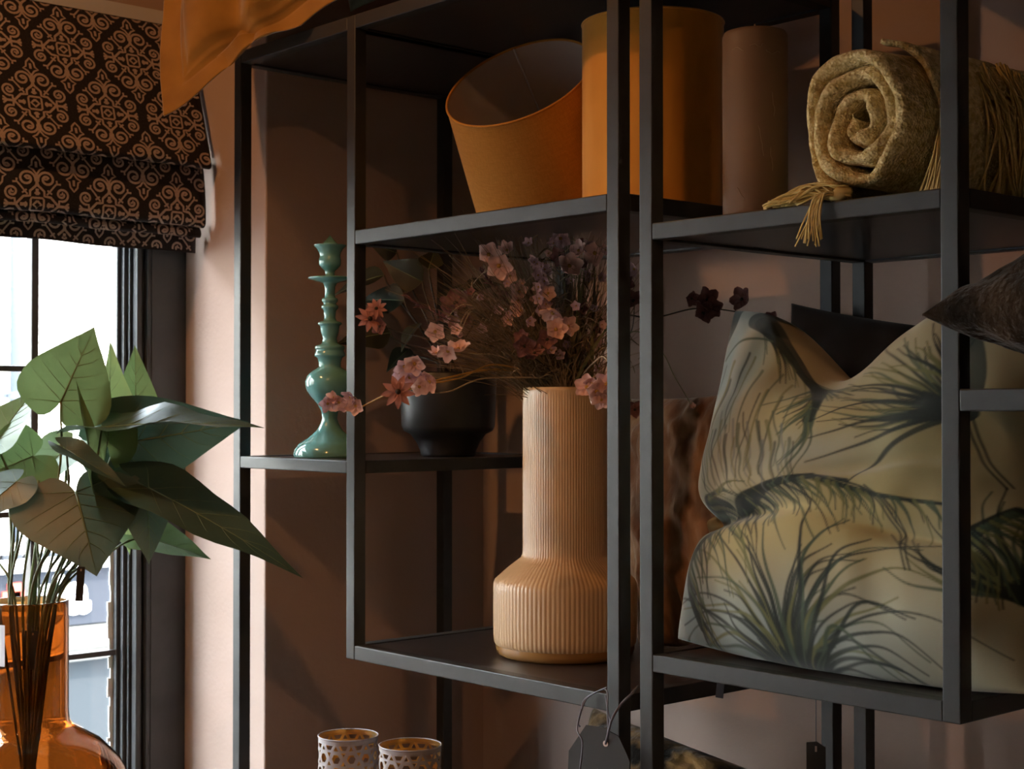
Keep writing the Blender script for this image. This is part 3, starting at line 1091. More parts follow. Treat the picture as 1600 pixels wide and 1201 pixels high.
# ================================================================== LAMPSHADES
def shade(name, label, top_c, axis, r_top, r_bot, h, m_out, m_in, seam=True):
    axis = Vector(axis).normalized()
    q = Vector((0, 0, 1)).rotation_difference(axis)
    bot = Vector(top_c) - axis * h
    t = thing(name, label, 'lampshade', bot)
    t.rotation_mode = 'QUATERNION'
    t.rotation_quaternion = q
    nz = 24
    pr = [(r_bot + (r_top - r_bot) * i / nz, h * i / nz) for i in range(nz + 1)]
    MB().lathe(pr, 96, cap0=False).build('cloth_cover', m_out, t, smooth=True)
    MB().lathe([(r - .0018, z) for r, z in pr][::-1], 96, cap0=False).build('lining', m_in, t, smooth=True)
    for r, z in ((r_top, h), (r_bot, 0)):
        MB().tube([((r - .0006) * math.cos(a * math.pi / 48), (r - .0006) * math.sin(a * math.pi / 48), z) for a in range(97)], .0024, 8, cap=False).build('rim', m_out, t, smooth=True)
    if seam:
        MB().tube([((r - .0024) * math.cos(2.35), (r - .0024) * math.sin(2.35), z) for r, z in pr],   .0018, 5).build('seam', M['white_label'], t, smooth=True)
    for k in range(3):
        a = k * 2 * math.pi / 3 + .4
        MB().tube([(0.012 * math.cos(a), .012 * math.sin(a), h * .10), ((r_bot - .004) * math.cos(a), (r_bot - .004) * math.sin(a), h * .04)], .0013, 6).build('spider_arm', M['lamp_metal'], t, smooth=True)
    MB().tube([(.014 * math.cos(a * math.pi / 12), .014 * math.sin(a * math.pi / 12), h * .10) for a in range(25)], .0016, 6, cap=False).build('spider_ring', M['lamp_metal'], t, smooth=True)
    return t


# leaning shade: opening tilted up to the left and towards the room
tc_px = (810.0, 128.0)
d_sh = 2.86
vdir = ray(*tc_px).normalized()
vr = vdir.cross(Vector((0, 0, 1))).normalized()
vu = vr.cross(vdir).normalized()
ax = vr * -.337 + vu * .832 - vdir * .4416
r1 = 120.7 * pxm(d_sh)
shade('drum_lampshade', 'orange linen drum lampshade tipped over with its pale inside showing', atD(tc_px[0], tc_px[1], d_sh), ax, r1, r1 * 1.20, .235, M['shade'], M['shade_in'])
shade('cylinder_lampshade', 'tall upright orange velvet cylinder lampshade behind the shelf posts', (-1.856, .30, 1.973), (0, 0, 1), .124, .124, .345, M['shade_velvet'], M['shade_in'], seam=False)

# ================================================================== PILLAR CANDLE
cdl = thing('pillar_candle', 'thick taupe pillar candle with scuffed wax beside the rolled throw', 'candle', (-1.481, .12, Z_RM[1] - .002))
hc = atY(1181, 50, .12).z - Z_RM[1] + .002
MB().lathe([(.0465, 0), (.0485, .003), (.0485, .10), (.0487, .2), (.0485, hc - .008), (.046, hc - .002), (.040, hc), (.02, hc - .004), (.0, hc - .005)], 64).build('wax_body', M['candle'], cdl, smooth=True)
MB().tube([(0, 0, hc - .006), (.0005, 0, hc + .006), (-.001, .001, hc + .012)], .0013, 6).build('wick', M['wick'], cdl, smooth=True)
rr = random.Random(21)
for k, (az, zz, ln) in enumerate(((-2.2, .255, .02), (-1.6, .258, .035), (-1.1, .252, .018), (-.9, .19, .04), (-1.35, .14, .05), (-.95, .11, .04), (-2.0, .05, .02))):
    pts = []
    a, z = az, zz
    for i in range(9):
        pts.append((.0487 * math.cos(a + .55), .0487 * math.sin(a + .55), z))
        if k < 3: a += .04 + rr.uniform(-.02, .05); z += rr.uniform(-.003, .003)
        else: a += rr.uniform(-.02, .05); z -= ln / 9
    MB().tube(pts, .0006, 4).build('scuff', M['candle_scuff'], cdl, smooth=True)
# ================================================================== ROLLED THROW
zr = Z_RM[1] - .002
rc = Vector((-1.240, .045, zr + .1115))


def knit_mat():
    m, nt, p = new_mat('knitted_ochre_cotton')
    N, L = nt.nodes, nt.links
    tc = N.new('ShaderNodeTexCoord')
    vo = N.new('ShaderNodeTexVoronoi')
    vo.inputs['Scale'].default_value = 260
    L.new(tc.outputs['Object'], vo.inputs['Vector'])
    nz = N.new('ShaderNodeTexNoise')
    nz.inputs['Scale'].default_value = 90
    nz.inputs['Detail'].default_value = 3
    L.new(tc.outputs['Object'], nz.inputs['Vector'])
    rp = N.new('ShaderNodeValToRGB')
    rp.color_ramp.elements[0].position = .38
    rp.color_ramp.elements[1].position = .62
    rp.color_ramp.elements[0].color = (0.62, 0.46, 0.18, 1)
    rp.color_ramp.elements[1].color = (0.86, 0.71, 0.38, 1)
    L.new(nz.outputs[0], rp.inputs[0])
    L.new(rp.outputs[0], p.inputs['Base Color'])
    p.inputs['Roughness'].default_value = .95
    p.inputs['Specular IOR Level'].default_value = .1
    p.inputs['Sheen Weight'].default_value = .15
    bp = N.new('ShaderNodeBump')
    bp.inputs['Strength'].default_value = 0.9
    bp.inputs['Distance'].default_value = .003
    L.new(vo.outputs['Distance'], bp.inputs['Height'])
    bp2 = N.new('ShaderNodeBump')
    bp2.inputs['Strength'].default_value = 0.7
    bp2.inputs['Distance'].default_value = .004
    L.new(nz.outputs[0], bp2.inputs['Height'])
    L.new(bp.outputs[0], bp2.inputs['Normal'])
    L.new(bp2.outputs[0], p.inputs['Normal'])
    return m


M['knit'] = knit_mat()
th = thing('rolled_throw', 'ochre knitted throw rolled into a spiral with fringe hanging off the shelf', 'throw', (rc.x, rc.y + .2, zr))
NS = 300
turns = 3.35
LEN = .43
spv, spf = [], []
H = .0125
CSEC = [(1, 1.0), (1, .6), (1, .25), (1, .04), (.96, .0), (.80, -.009), (.45, -.015), (.0, -.017), (-.45, -.015), (-.80, -.009), (-.96, .0), (-1, .04), (-1, .25), (-1, .6), (-1, 1.0)]
for i in range(NS + 1):
    q = i / NS
    a = q * turns * 2 * math.pi + 2.0
    r = .008 + (.0905 - .008) * q ** .88
    wob = 1 + .12 * math.sin(a * 2 + 1.0) * (1 - q) + .025 * math.sin(a * 3.3 + .5) + .012 * math.sin(a * 5.1)
    r *= wob
    ca, sa = math.cos(a), math.sin(a)
    hh = H * (.92 + .12 * math.sin(a * 2.7 + 1) + .06 * math.sin(a * 6.1))
    x0, z0 = r * ca * (.93), r * sa * 1.13
    if z0 < -.0975: z0 = -.0975 + (z0 + .0975) * .25
    ax_off = -.006 * math.sin(a * 1.3 + .4) - .004 * math.sin(a * 3.9) + .012 * (1 - q)
    for dr, ay in CSEC:
        rr_ = dr * hh
        yy = ax_off + (ay if ay < .05 else ay * LEN)
        nz_ = noise.noise(Vector((x0 * 40 + dr * 2, yy * 40, z0 * 40))) * .0035
        spv.append((x0 + ca * (rr_ + nz_) + yy * .04, yy, max(z0 + sa * (rr_ + nz_), -.1105)))
W_ = len(CSEC)
for i in range(NS):
    for k in range(W_ - 1):
        spf.append((i * W_ + k, (i + 1) * W_ + k, (i + 1) * W_ + k + 1, i * W_ + k + 1))
o = MB().add(spv, spf).build('rolled_cloth', M['knit'], None, smooth=True, loc=rc)
o.rotation_euler = (0, 0, math.radians(-3))
rel(o, th)
# outer flap wrapping the right flank
fl = MB()


def flap(u, v):
    a = math.radians(75 - 165 * u)
    r = .1085 - .010 * (1 - u) ** 3 + .006 * math.sin(u * 9 + v * 3) * u + .004 * noise.noise(Vector((u * 8, v * 14, 2)))
    y = .012 + .40 * v + .05 * u * (1 - v)
    return Vector((rc.x + r * math.cos(a) * .94 + y * .04, rc.y + y, max(rc.z + r * math.sin(a) * 1.10, zr + .003)))


o = fl.grid(flap, 40, 60).build('outer_flap', M['knit'], None, smooth=True)
so = o.modifiers.new('thick', 'SOLIDIFY')
so.thickness = .007
so.offset = 1
rel(o, th)


def strand_bundle(mb, root, ends, r0, rnd, n=10, sag=.0, spread=.004):
    for e in ends:
        e = Vector(e)
        s = Vector(root) + Vector((rnd.uniform(-spread, spread), rnd.uniform(-spread, spread), rnd.uniform(-spread, spread)))
        m1 = s.lerp(e, .35) + Vector((rnd.uniform(-.006, .006), rnd.uniform(-.006, .006), sag + rnd.uniform(-.003, .003)))
        m2 = s.lerp(e, .72) + Vector((rnd.uniform(-.005, .005), rnd.uniform(-.005, .005), sag * .6 + rnd.uniform(-.003, .003)))
        mb.tube(catmull([s, m1, m2, e], 4), r0, 5)


rr = random.Random(31)
# left tassel lying along the shelf edge
tb = MB()
for k in range(64):
    e = atY(rr.uniform(1190, 1245), 0, -.004 + rr.uniform(-.008, .03))
    e.z = zr + rr.uniform(.002, .012)
    s = atY(rr.uniform(1290, 1330), 290, .02 + rr.uniform(-.012, .02))
    s.z = zr + rr.uniform(.004, .024)
    m1 = s.lerp(e, .4)
    m1.z = zr + rr.uniform(.014, .032)
    m2 = s.lerp(e, .75)
    m2.z = zr + rr.uniform(.006, .02)
    tb.tube(catmull([s, m1, m2, e], 4), rr.uniform(.0012, .0021), 5)
o = tb.build('fringe_tassel', M['fringe'], None, smooth=True)
o['kind'] = 'stuff'
rel(o, th)
# tassel hanging down in front of the rail
tb = MB()
kn = atY(1312, 302, .012)
kn.z = zr + .012
ov = atY(1283, 310, -.006)
for k in range(16):
    e = atY(1245 + 40 * (k / 15) + rr.uniform(-3, 3), rr.uniform(372, 388), -.012 + rr.uniform(-.006, .004))
    q1 = ov + Vector((rr.uniform(-.008, .008), rr.uniform(-.004, .002), rr.uniform(-.002, .006)))
    q2 = q1.lerp(e, .5) + Vector((rr.uniform(-.004, .004), -.004, 0))
    tb.tube(catmull([kn + Vector((rr.uniform(-.004, .004), 0, rr.uniform(-.004, .004))), q1, q2, e], 5), .0012, 5)
o = tb.build('fringe_tassel', M['fringe'], None, smooth=True)
o['kind'] = 'stuff'
rel(o, th)
o = MB().tube([kn + Vector((-.014, 0, -.004)), kn, kn + Vector((.016, .004, .004))], [.003, .0115, .004], 10).build('fringe_knot', M['fringe'], None, smooth=True)
rel(o, th)
# tassel on the right flank
tb = MB()
for k in range(16):
    s = atY(1470 + rr.uniform(-4, 6), 205 + rr.uniform(-5, 5), .07)
    e = atY(1438 + rr.uniform(-4, 34), 0, .02)
    e.z = zr + .003
    m1 = s.lerp(e, .5) + Vector((rr.uniform(.0, .012), rr.uniform(-.012, 0), rr.uniform(-.005, .005)))
    tb.tube(catmull([s, m1, e], 6), .0014, 5)
o = tb.build('fringe_tassel', M['fringe'], None, smooth=True)
o['kind'] = 'stuff'
rel(o, th)
# long dense fringe falling down the far end of the roll
tb = MB()
for k in range(230):
    v = rr.uniform(.34, 1.02)
    y = rc.y + .40 * v
    r = .112
    x0 = rc.x + .02 + y * .04
    top = Vector((x0 + .045 + rr.uniform(.0, .03), y, rc.z + .080 + rr.uniform(-.04, .012)))
    mid = Vector((rc.x + r + rr.uniform(-.004, .012) + .01, y + rr.uniform(-.02, .02), rc.z + rr.uniform(-.01, .03)))
    low = Vector((rc.x + r + rr.uniform(-.006, .022), y + rr.uniform(-.04, .04), zr + rr.uniform(.003, .03)))
    tb.tube(catmull([top, mid, low], 4), rr.uniform(.0014, .0024), 4)
o = tb.build('end_fringe', M['fringe'], None, smooth=True)
o['kind'] = 'stuff'
rel(o, th)

# ================================================================== PALM PRINT CUSHION
zb = Z_RB[1] - .002
KBL = Vector((-1.604, .085, zb + .014))
KBR = Vector((-1.005, .078, zb + .012))
KTL = atY(1150, 486, .225)
KTR = KBR + (KTL - KBL) + Vector((-.02, .0, .01))
NRM = (KBR - KBL).cross(KTL - KBL).normalized()


def palm_shape(p, s, t, side, nrm):
    # chop in the middle of the top edge
    c = math.exp(-((s + .12) / .36) ** 2) * max(0, (t - .1) / .9) ** 1.5
    p = p + Vector((0, 0, -.115 * c))
    # a soft crease across the lower half where the cushion slumps
    y0 = -.22 + .10 * s
    cr = math.exp(-((t - y0) / .07) ** 2) * math.exp(-((s + .75) / .55) ** 2)
    p = p - nrm * side * .040 * cr
    bul = math.exp(-((t - y0 - .22) / .17) ** 2)
    p = p + nrm * (.016 * bul if side > 0 else 0) + Vector((0, 0, -.012 * bul))
    cr2 = math.exp(-((t + .02 - .18 * s) / .05) ** 2) * math.exp(-((s - .35) / .5) ** 2)
    if side > 0: p = p - nrm * .014 * cr2
    cr3 = math.exp(-((t + .30 + .12 * s) / .05) ** 2) * math.exp(-((s - .5) / .4) ** 2)
    if side > 0: p = p - nrm * .016 * cr3
    # left edge: pinched at the crease, flaring to the bottom corner
    e = max(0, (-s - .5) / .5)
    p = p + Vector((.030 * e * math.exp(-((t - y0) / .16) ** 2), 0, 0))
    p.z -= .030 * (1 - s * s) * max(0, (-t - .55) / .45)
    # seat on the board
    if p.z < zb + .001: p.z = zb + .001
    return p


NC = 330
ct = thing('palm_print_cushion', 'large pale velvet cushion printed with green palm fronds on the lower shelf', 'cushion', ((KBL.x + KBR.x) / 2, .1, zb))
me, uv = cushion_mesh((KBL, KBR, KTR, KTL), .095, n=NC, pinch=.05, wob=.0095, seed=9, power=.40, extra=palm_shape, m=M['palm'], noise_scale=5)
# --- the print: strokes drawn in the plane of the cloth
nfr = (NC + 1) ** 2
co = np.array([v.co[:] for v in me.vertices])[:nfr]
U = np.array([u[0] for u in uv[:nfr]])
V = np.array([u[1] for u in uv[:nfr]])
# print coordinates: the flat cloth laid out in its own (u, v), 1060..1600 across and 1090..490 up
def quad(c):
    bl, br, tr, tl = c
    return bl * (1 - U) * (1 - V) + br * U * (1 - V) + tr * U * V + tl * (1 - U) * V


PX = quad((1060, 1592, 1640, 1152))
PY_ = quad((1005, 1090, 470, 488))
# smooth ground of the print: straw, cream and pale blue-grey washes
base = np.zeros((nfr, 3))
rs = np.random.RandomState(4)


def wash(cx, cy, rx, ry):
    return np.exp(-(((PX - cx) / rx) ** 2 + ((PY_ - cy) / ry) ** 2))


straw = np.array([0.44, 0.36, 0.16])
cream = np.array([0.44, 0.39, 0.25])
blue = np.array([0.28, 0.33, 0.32])
green = np.array([0.24, 0.26, 0.14])
wB = np.clip(wash(1170, 600, 70, 160) + wash(1090, 960, 60, 170) + wash(1200, 990, 140, 60) + wash(1380, 1020, 140, 60) * .7 + wash(1330, 740, 120, 40) * .6, 0, 1)
wS = np.clip(wash(1300, 700, 180, 60) + wash(1350, 860, 160, 60) + wash(1450, 760, 120, 90) + wash(1180, 880, 60, 60), 0, 1)
wG = np.clip(wash(1270, 600, 90, 60) * .8 + wash(1500, 700, 90, 120) * .5, 0, 1)
base[:] = cream
for w_, c_ in ((wS, straw), (wG, green), (wB, blue)):
    base = base * (1 - w_[:, None]) + c_ * w_[:, None]
colr = base.copy()
DK = np.array([0.010, 0.022, 0.020])
MG = np.array([0.055, 0.090, 0.055])
OL = np.array([0.14, 0.15, 0.055])


def stroke(pts, w0, w1, col, alpha=.92):
    """tapering brush stroke through pixel points"""
    global colr
    P = catmull([Vector((x, y, 0)) for x, y in pts], 8)
    xs = np.array([p.x for p in P])
    ys = np.array([p.y for p in P])
    pad = max(w0, w1) + 3
    sel = np.where((PX > xs.min() - pad) & (PX < xs.max() + pad) & (PY_ > ys.min() - pad) & (PY_ < ys.max() + pad))[0]
    if len(sel) == 0: return
    X, Y = PX[sel], PY_[sel]
    best = np.full(len(sel), 1e9)
    ww = np.ones(len(sel))
    n = len(P)
    for i in range(n - 1):
        ax_, ay_, bx_, by_ = xs[i], ys[i], xs[i + 1], ys[i + 1]
        dx, dy = bx_ - ax_, by_ - ay_
        l2 = dx * dx + dy * dy + 1e-9
        t = np.clip(((X - ax_) * dx + (Y - ay_) * dy) / l2, 0, 1)
        d = np.hypot(X - ax_ - t * dx, Y - ay_ - t * dy)
        k = (i + t) / (n - 1)
        w = np.maximum((w0 + (w1 - w0) * k) * 1.25, 1.9) / 2
        up = d - w < best
        best = np.where(up, d - w, best)
    cov = np.clip(.5 - best / 2.4, 0, 1) * alpha
    colr[sel] = colr[sel] * (1 - cov[:, None]) + np.array(col) * cov[:, None]


pr = random.Random(77)


def fan(bx, by, a0, a1, n, l0, l1, curl, w=5.0, cols=(DK, MG, DK, OL), dark=True):
    """a burst of fronds from one point; angles in degrees, 0 = right, 90 = up"""
    for k in range(n):
        q = (k + .5) / n
        a = math.radians(a0 + (a1 - a0) * q + pr.uniform(-4, 4))
        L_ = l0 + (l1 - l0) * pr.random()
        cu = curl * pr.uniform(.5, 1.3) * (1 if math.cos(a) > 0 else -1)
        pts = []
        for i in range(6):
            t = i / 5
            aa = a - cu * t * t
            pts.append((bx + math.cos(aa) * L_ * t, by - math.sin(aa) * L_ * t + 30 * t * t * pr.uniform(.2, .8)))
        stroke(pts, w * pr.uniform(.7, 1.3), .8, cols[pr.randrange(len(cols))], .9)
    if dark:
        for k in range(n // 2):
            a = math.radians(a0 + (a1 - a0) * pr.random())
            L_ = l0 * .55
            stroke([(bx, by), (bx + math.cos(a) * L_ * .5, by - math.sin(a) * L_ * .5), (bx + math.cos(a) * L_, by - math.sin(a) * L_)], w * 2.6, 1.5, DK, .9)


def arch(pts, hang, w, n, length, lean, col=DK):
    """a drooping frond: dark rib with strands hanging from it"""
    P = catmull([Vector((x, y, 0)) for x, y in pts], 10)
    stroke(pts, w, w * .5, col, .95)
    for k in range(n):
        p = P[int(k / n * (len(P) - 1))]
        L_ = length * pr.uniform(.5, 1.2)
        ang = math.radians(lean + pr.uniform(-14, 14) - 25 * k / n)
        e = (p.x + math.cos(ang) * L_, p.y + math.sin(ang) * L_)
        m_ = (p.x + math.cos(ang - .25) * L_ * .5, p.y + math.sin(ang - .25) * L_ * .5)
        stroke([(p.x, p.y), m_, e], pr.uniform(3, 6), .8, (DK, MG, OL, MG)[pr.randrange(4)], .9)


# palm rising from the bottom seam
fan(1278, 1052, 150, 20, 34, 130, 300, .55, 6)
fan(1278, 1052, 115, 55, 22, 90, 210, .3, 9)
for e in ((1250, 930, 1235, 870), (1265, 900, 1262, 830), (1330, 900, 1385, 850), (1370, 905, 1420, 880), (1400, 960, 1475, 985), (1360, 985, 1430, 1050), (1200, 985, 1180, 955), (1330, 860, 1345, 820)):
    stroke([(1278, 1050), ((1278 + e[0]) / 2 + 8, (1050 + e[1]) / 2), (e[0], e[1]), (e[2], e[3])], 7, 1.5, DK if pr.random() < .6 else MG)
# arched frond over the left half
arch([(1130, 985), (1112, 935), (1118, 890), (1150, 852), (1210, 822), (1275, 792), (1340, 778), (1400, 788)], 1, 13, 46, 95, 78)
arch([(1150, 852), (1220, 815), (1290, 788), (1350, 778)], 1, 20, 26, 55, 95)
arch([(1360, 782), (1400, 800), (1450, 818), (1520, 830)], 1, 9, 20, 60, 100)
stroke([(1128, 820), (1150, 800), (1185, 812)], 26, 8, DK)
arch([(1125, 815), (1150, 795), (1200, 790)], 1, 10, 16, 70, 20)
# frond along the top edge
arch([(1225, 515), (1262, 535), (1300, 560), (1335, 592)], 1, 22, 46, 85, 62)
arch([(1335, 592), (1342, 640), (1330, 690)], 1, 16, 34, 95, 128)
stroke([(1152, 486), (1160, 520), (1150, 560)], 34, 3, DK)
stroke([(1215, 510), (1262, 528), (1305, 555), (1340, 598)], 30, 16, DK, .92)
stroke([(1340, 598), (1345, 640), (1338, 690)], 20, 4, DK, .9)
stroke([(1160, 580), (1200, 552), (1255, 540)], 4, 3, MG)
for k in range(13):
    x = 1143 + k * 12 + pr.uniform(-4, 4)
    y = 590 + pr.uniform(-20, 60)
    stroke([(x + 26, y), (x + 10, y + 50), (x - 2, y + 95), (x + 2, y + 130)], pr.uniform(2, 5), 1.0, (MG, DK, OL)[k % 3], .75)
for k in range(26):
    x = 1136 + k * 7 + pr.uniform(-3, 3)
    y = 690 + pr.uniform(-30, 25) + k * .6
    stroke([(x, y), (x + pr.uniform(0, 6), y + 26), (x + 12, y + 50), (x + 14 + pr.uniform(-6, 6), y + 70), (x + 26, y + 92)], pr.uniform(2, 5.5), 1.4, (MG, DK, blue * .5, OL)[k % 4], .7)
# palm on the right reaching left
fan(1545, 690, 195, 128, 34, 120, 235, -.25, 7)
fan(1530, 640, 150, 85, 22, 60, 130, -.2, 8)
for e in ((1400, 660, 1335, 690), (1410, 700, 1335, 720), (1420, 730, 1340, 755), (1430, 760, 1395, 800), (1420, 620, 1380, 595)):
    stroke([(1545, 690), (1480, (690 + e[1]) / 2), (e[0], e[1]), (e[2], e[3])], 8, 1.4, DK)
stroke([(1530, 560), (1548, 620), (1552, 690)], 34, 12, DK, .9)
# lower right palm
fan(1600, 960, 175, 95, 30, 60, 190, -.3, 8)
arch([(1520, 890), (1545, 870), (1590, 830)], 1, 20, 24, 90, 70)
for q in (((1418, 800), (1440, 830), (1452, 870), (1466, 925)), ((1424, 798), (1446, 828), (1458, 870), (1472, 925)), ((1545, 695), (1560, 740), (1582, 795)), ((1551, 693), (1566, 738), (1588, 792)), ((1130, 955), (1180, 990), (1240, 1020)), ((1300, 1035), (1370, 1000), (1440, 1040))):
    stroke(q, 3, 2.4, DK, .8)
full = np.ones((len(me.vertices), 4), dtype=np.float32)
full[:, :3] = cream
full[:nfr, :3] = np.clip(colr, 0, 1)
ca = me.color_attributes.new('print', 'FLOAT_COLOR', 'POINT')
ca.data.foreach_set('color', full.ravel())
rel(link('cover', me), ct)

# ================================================================== OTHER CUSHIONS
cushion('dark_cushion', 'very dark brown velvet cushion standing behind the palm print cushion', (atY(1235, 900, .32), atY(1520, 960, .34), atY(1545, 520, .46), atY(1237, 474, .46)), .06, M['darkvelvet'], n=44, seed=12, pinch=.03)
fb = cushion('feather_cushion', 'brown feathery patterned cushion at the back, left of the palm print one', (Vector((-1.985, .40, .8615)), Vector((-1.70, .44, .8615)), atY(1165, 612, .50), atY(965, 622, .48)), .07, M['brownfur'], n=70, seed=15, pinch=.03, wob=.010, noise_scale=9)
fb[0]['label'] = 'brown feathery patterned cushion standing behind the cream vase'
rel(MB().box((0, 0, 0), (.012, .0012, .032)).build('sewn_label', M['white_label'], None, loc=atY(1128, 640, .42), rot=(0, .15, .3)), fb[0])
# smooth brown cushion on the right-hand shelf, one corner pointing left past the post
zg = Z_GH[1] - .002
F0 = atY(1441, 492, -.055)
FC = Vector((-0.80, .20, zg + .085))


def fur_shape(p, s, t, side, nrm):
    if p.z < zg + .001: p.z = zg + .001
    return p


cushion('brown_cushion', 'glossy brown fur cushion lying on the right shelf with its corner past the post', (F0, Vector((-.83, -.12, zg + .105)), Vector((-.56, .32, zg + .11)), Vector((-.98, .40, zg + .12))), .085, M['furtop'], n=60, seed=18, pinch=.10, wob=.008, extra=fur_shape, power=.5)
# mottled cushion low down behind the posts
cushion('mottled_cushion', 'gold and black mottled fur cushion low down behind the hanging tag', (Vector((-2.13, .36, .455)), Vector((-1.70, .36, .455)), atY(1215, 1218, .47), atY(928, 1106, .47)), .085, M['leopard'], n=60, seed=23, pinch=.02, wob=.012, noise_scale=9)

# ================================================================== TAGS
def tag_card(name, label, centre, w, h, chamfer, rot, hole=True):
    t = thing(name, label, 'tag', centre, rot=rot)
    c = chamfer
    pts = [(-w / 2, -h), (w / 2, -h), (w / 2, -c * 1.35), (w / 2 - c * .75, -.012 * 0 - .006), (w * .04, .002), (-w / 2 + c, 0), (-w / 2, -c * 1.5)]
    n = len(pts)
    v = [(x, -.0008, z) for x, z in pts] + [(x, .0008, z) for x, z in pts]
    f = [tuple(range(n)), tuple(range(2 * n - 1, n - 1, -1))] + [(i, n + i, n + (i + 1) % n, (i + 1) % n) for i in range(n)]
    return t, MB().add(v, f).build('card', M['tag'], t)


tp = atY(938, 1137, -.030)
tg, card = tag_card('price_tag', 'large charcoal price tag tied with cord to the shelf corner', tp, .112, .17, .030, (0, math.radians(3), math.radians(10)))
# printed squiggle lettering near the lower edge of the picture
me = text_mesh('lettering', 'kvp', .024, M['tag_edge'], .0002, .0012)
o = link('lettering', me, card, loc=(.002, -.0012, -.080), rot=(math.pi / 2, math.radians(-24), 0))
hp = Vector((.012, -.0016, -.021))
R_ = tg.matrix_basis
hole = MB().lathe([(.0022, 0), (.0046, 0), (.0046, .0006), (.0022, .0006)], 20, cap0=False).build('eyelet', M['tag_edge'], card, loc=hp, rot=(math.pi / 2, 0, 0))


def cordline(pts, r=.0016):
    rel(MB().tube(catmull(pts, 8), r, 6).build('cord', M['cord'], None, smooth=True), tg)


hw = R_ @ hp
knot = atY(948, 1078, -.012)
cordline([hw, atY(950, 1140, -.036), atY(949, 1112, -.030), knot, atY(930, 1082, -.010), atY(914, 1092, -.012), atY(908, 1108, -.022), atY(902, 1140, -.045), atY(910, 1160, -.048), atY(906, 1205, -.05)], .0013)
cordline([knot + Vector((0, 0, .004)), atY(935, 1079, -.011), atY(918, 1090, -.012), atY(910, 1105, -.02), atY(904, 1128, -.03), atY(906, 1135, -.032)], .0013)
cordline([hw, atY(951, 1142, -.036), atY(955, 1126, -.034), atY(962, 1112, -.025), atY(972, 1098, -.012), atY(986, 1084, .004), atY(996, 1072, .03)], .0019)
cordline([atY(946, 1086, -.012), atY(950, 1110, -.02), atY(954, 1128, -.034)], .0012)

tp2 = atY(1275, 1160, .30)
tg2, c2 = tag_card('hang_tag', 'small black tag hanging on a thread below the palm print cushion shelf', tp2, .030, .07, .0005, (0, 0, math.radians(30)))
MB().box((-.0016, -.0016, -.014), (.0016, -.0009, -.005)).build('slot', M['tag_edge'], c2)
rel(MB().tube([tp2 + Vector((0, 0, -.006)), atY(1275, 1092, .30)], .0008, 5).build('thread', M['cord'], None), tg2)
q = atY(1126, 1068, .16)
t3 = thing('cushion_label', 'small grey fabric label hanging under the palm print cushion shelf', 'label', q)
MB().box((-.006, -.0006, -.022), (.006, .0006, .012)).build('strip', M['cord'], t3, rot=(0, .1, .5))

# ================================================================== PERFORATED TEALIGHT HOLDERS
def pierced_shell(r, h, n_around, m, name, parent, rim=.007):
    """kagome lattice (triangles round hexagons) wrapped on a cylinder, the cells cut out"""
    cell = 2 * math.pi * r / n_around
    rowh = cell * math.sqrt(3) / 2
    rows = int((h - 2 * rim) / rowh)
    rowh = (h - 2 * rim) / rows
    bm = bmesh.new()
    a = cell / 2

    def P(x, z):
        th_ = x / r
        return Vector((r * math.cos(th_), r * math.sin(th_), z))
    polys = []
    for j in range(rows):
        z0 = rim + j * rowh
        for i in range(n_around):
            x0 = i * cell + (j % 2) * a
            A, B, C_, D_ = (x0, z0), (x0 + cell, z0), (x0 + a, z0 + rowh), (x0 + cell + a, z0 + rowh)
            mid = lambda p_, q_: ((p_[0] + q_[0]) / 2, (p_[1] + q_[1]) / 2)
            polys.append(([mid(A, B), mid(B, C_), mid(C_, A)], .60))
            polys.append(([mid(B, C_), mid(B, D_), mid(C_, D_)], .60))
            hx = [(A[0] + a * math.cos(k * math.pi / 3), A[1] + rowh / math.sqrt(.75) * .5 * math.sin(k * math.pi / 3)) for k in range(6)]
            if j == 0: hx = [(x_, max(z_, rim)) for x_, z_ in hx[:4]]
            polys.append((hx, .58))
            if j == rows - 1:
                hx = [(C_[0] + a * math.cos(k * math.pi / 3), C_[1] + rowh / math.sqrt(.75) * .5 * math.sin(k * math.pi / 3)) for k in (3, 4, 5, 6)]
                polys.append((hx, .58))
    vs, fs = [], []
    for p, k in polys:
        n_ = len(p)
        cx = sum(q[0] for q in p) / n_
        cz = sum(q[1] for q in p) / n_
        inn = [(cx + (q[0] - cx) * k, cz + (q[1] - cz) * k) for q in p]
        o_ = len(vs)
        vs += [P(*q) for q in p] + [P(*q) for q in inn]
        for i in range(n_):
            j = (i + 1) % n_
            fs.append((o_ + i, o_ + j, o_ + n_ + j, o_ + n_ + i))
    bm.free()
    mb = MB().add(vs, fs)
    for z0, z1 in ((0, rim), (h - rim, h)):
        mb.lathe([(r, z0), (r, z1)], n_around * 4, cap0=False)
    return mb.build(name, m, parent, smooth=True)


def holder(px, w_px, py, Yc, label):
    c = atY(px, py, Yc)
    d = (c - CAM).dot(CF)
    r = w_px / 2 * pxm(d)
    z0 = Z_LOW[1] - .002
    h = c.z - z0
    t = thing('tealight_holder', label, 'candle holder', (c.x, c.y, z0), 'pierced tealight holders')
    pierced_shell(r, h, 12, M['holder_out'], 'pierced_shell', t)
    pierced_shell(r - .0012, h, 12, M['holder_in'], 'gold_lining', t)
    MB().tube([(r * math.cos(a * math.pi / 32), r * math.sin(a * math.pi / 32), h) for a in range(65)], .0014, 6, cap=False).build('rim', M['holder_out'], t, smooth=True)
    MB().lathe([(r, 0), (r, .002)], 48, cap0=True, cap1=True).build('base_plate', M['holder_in'], t)


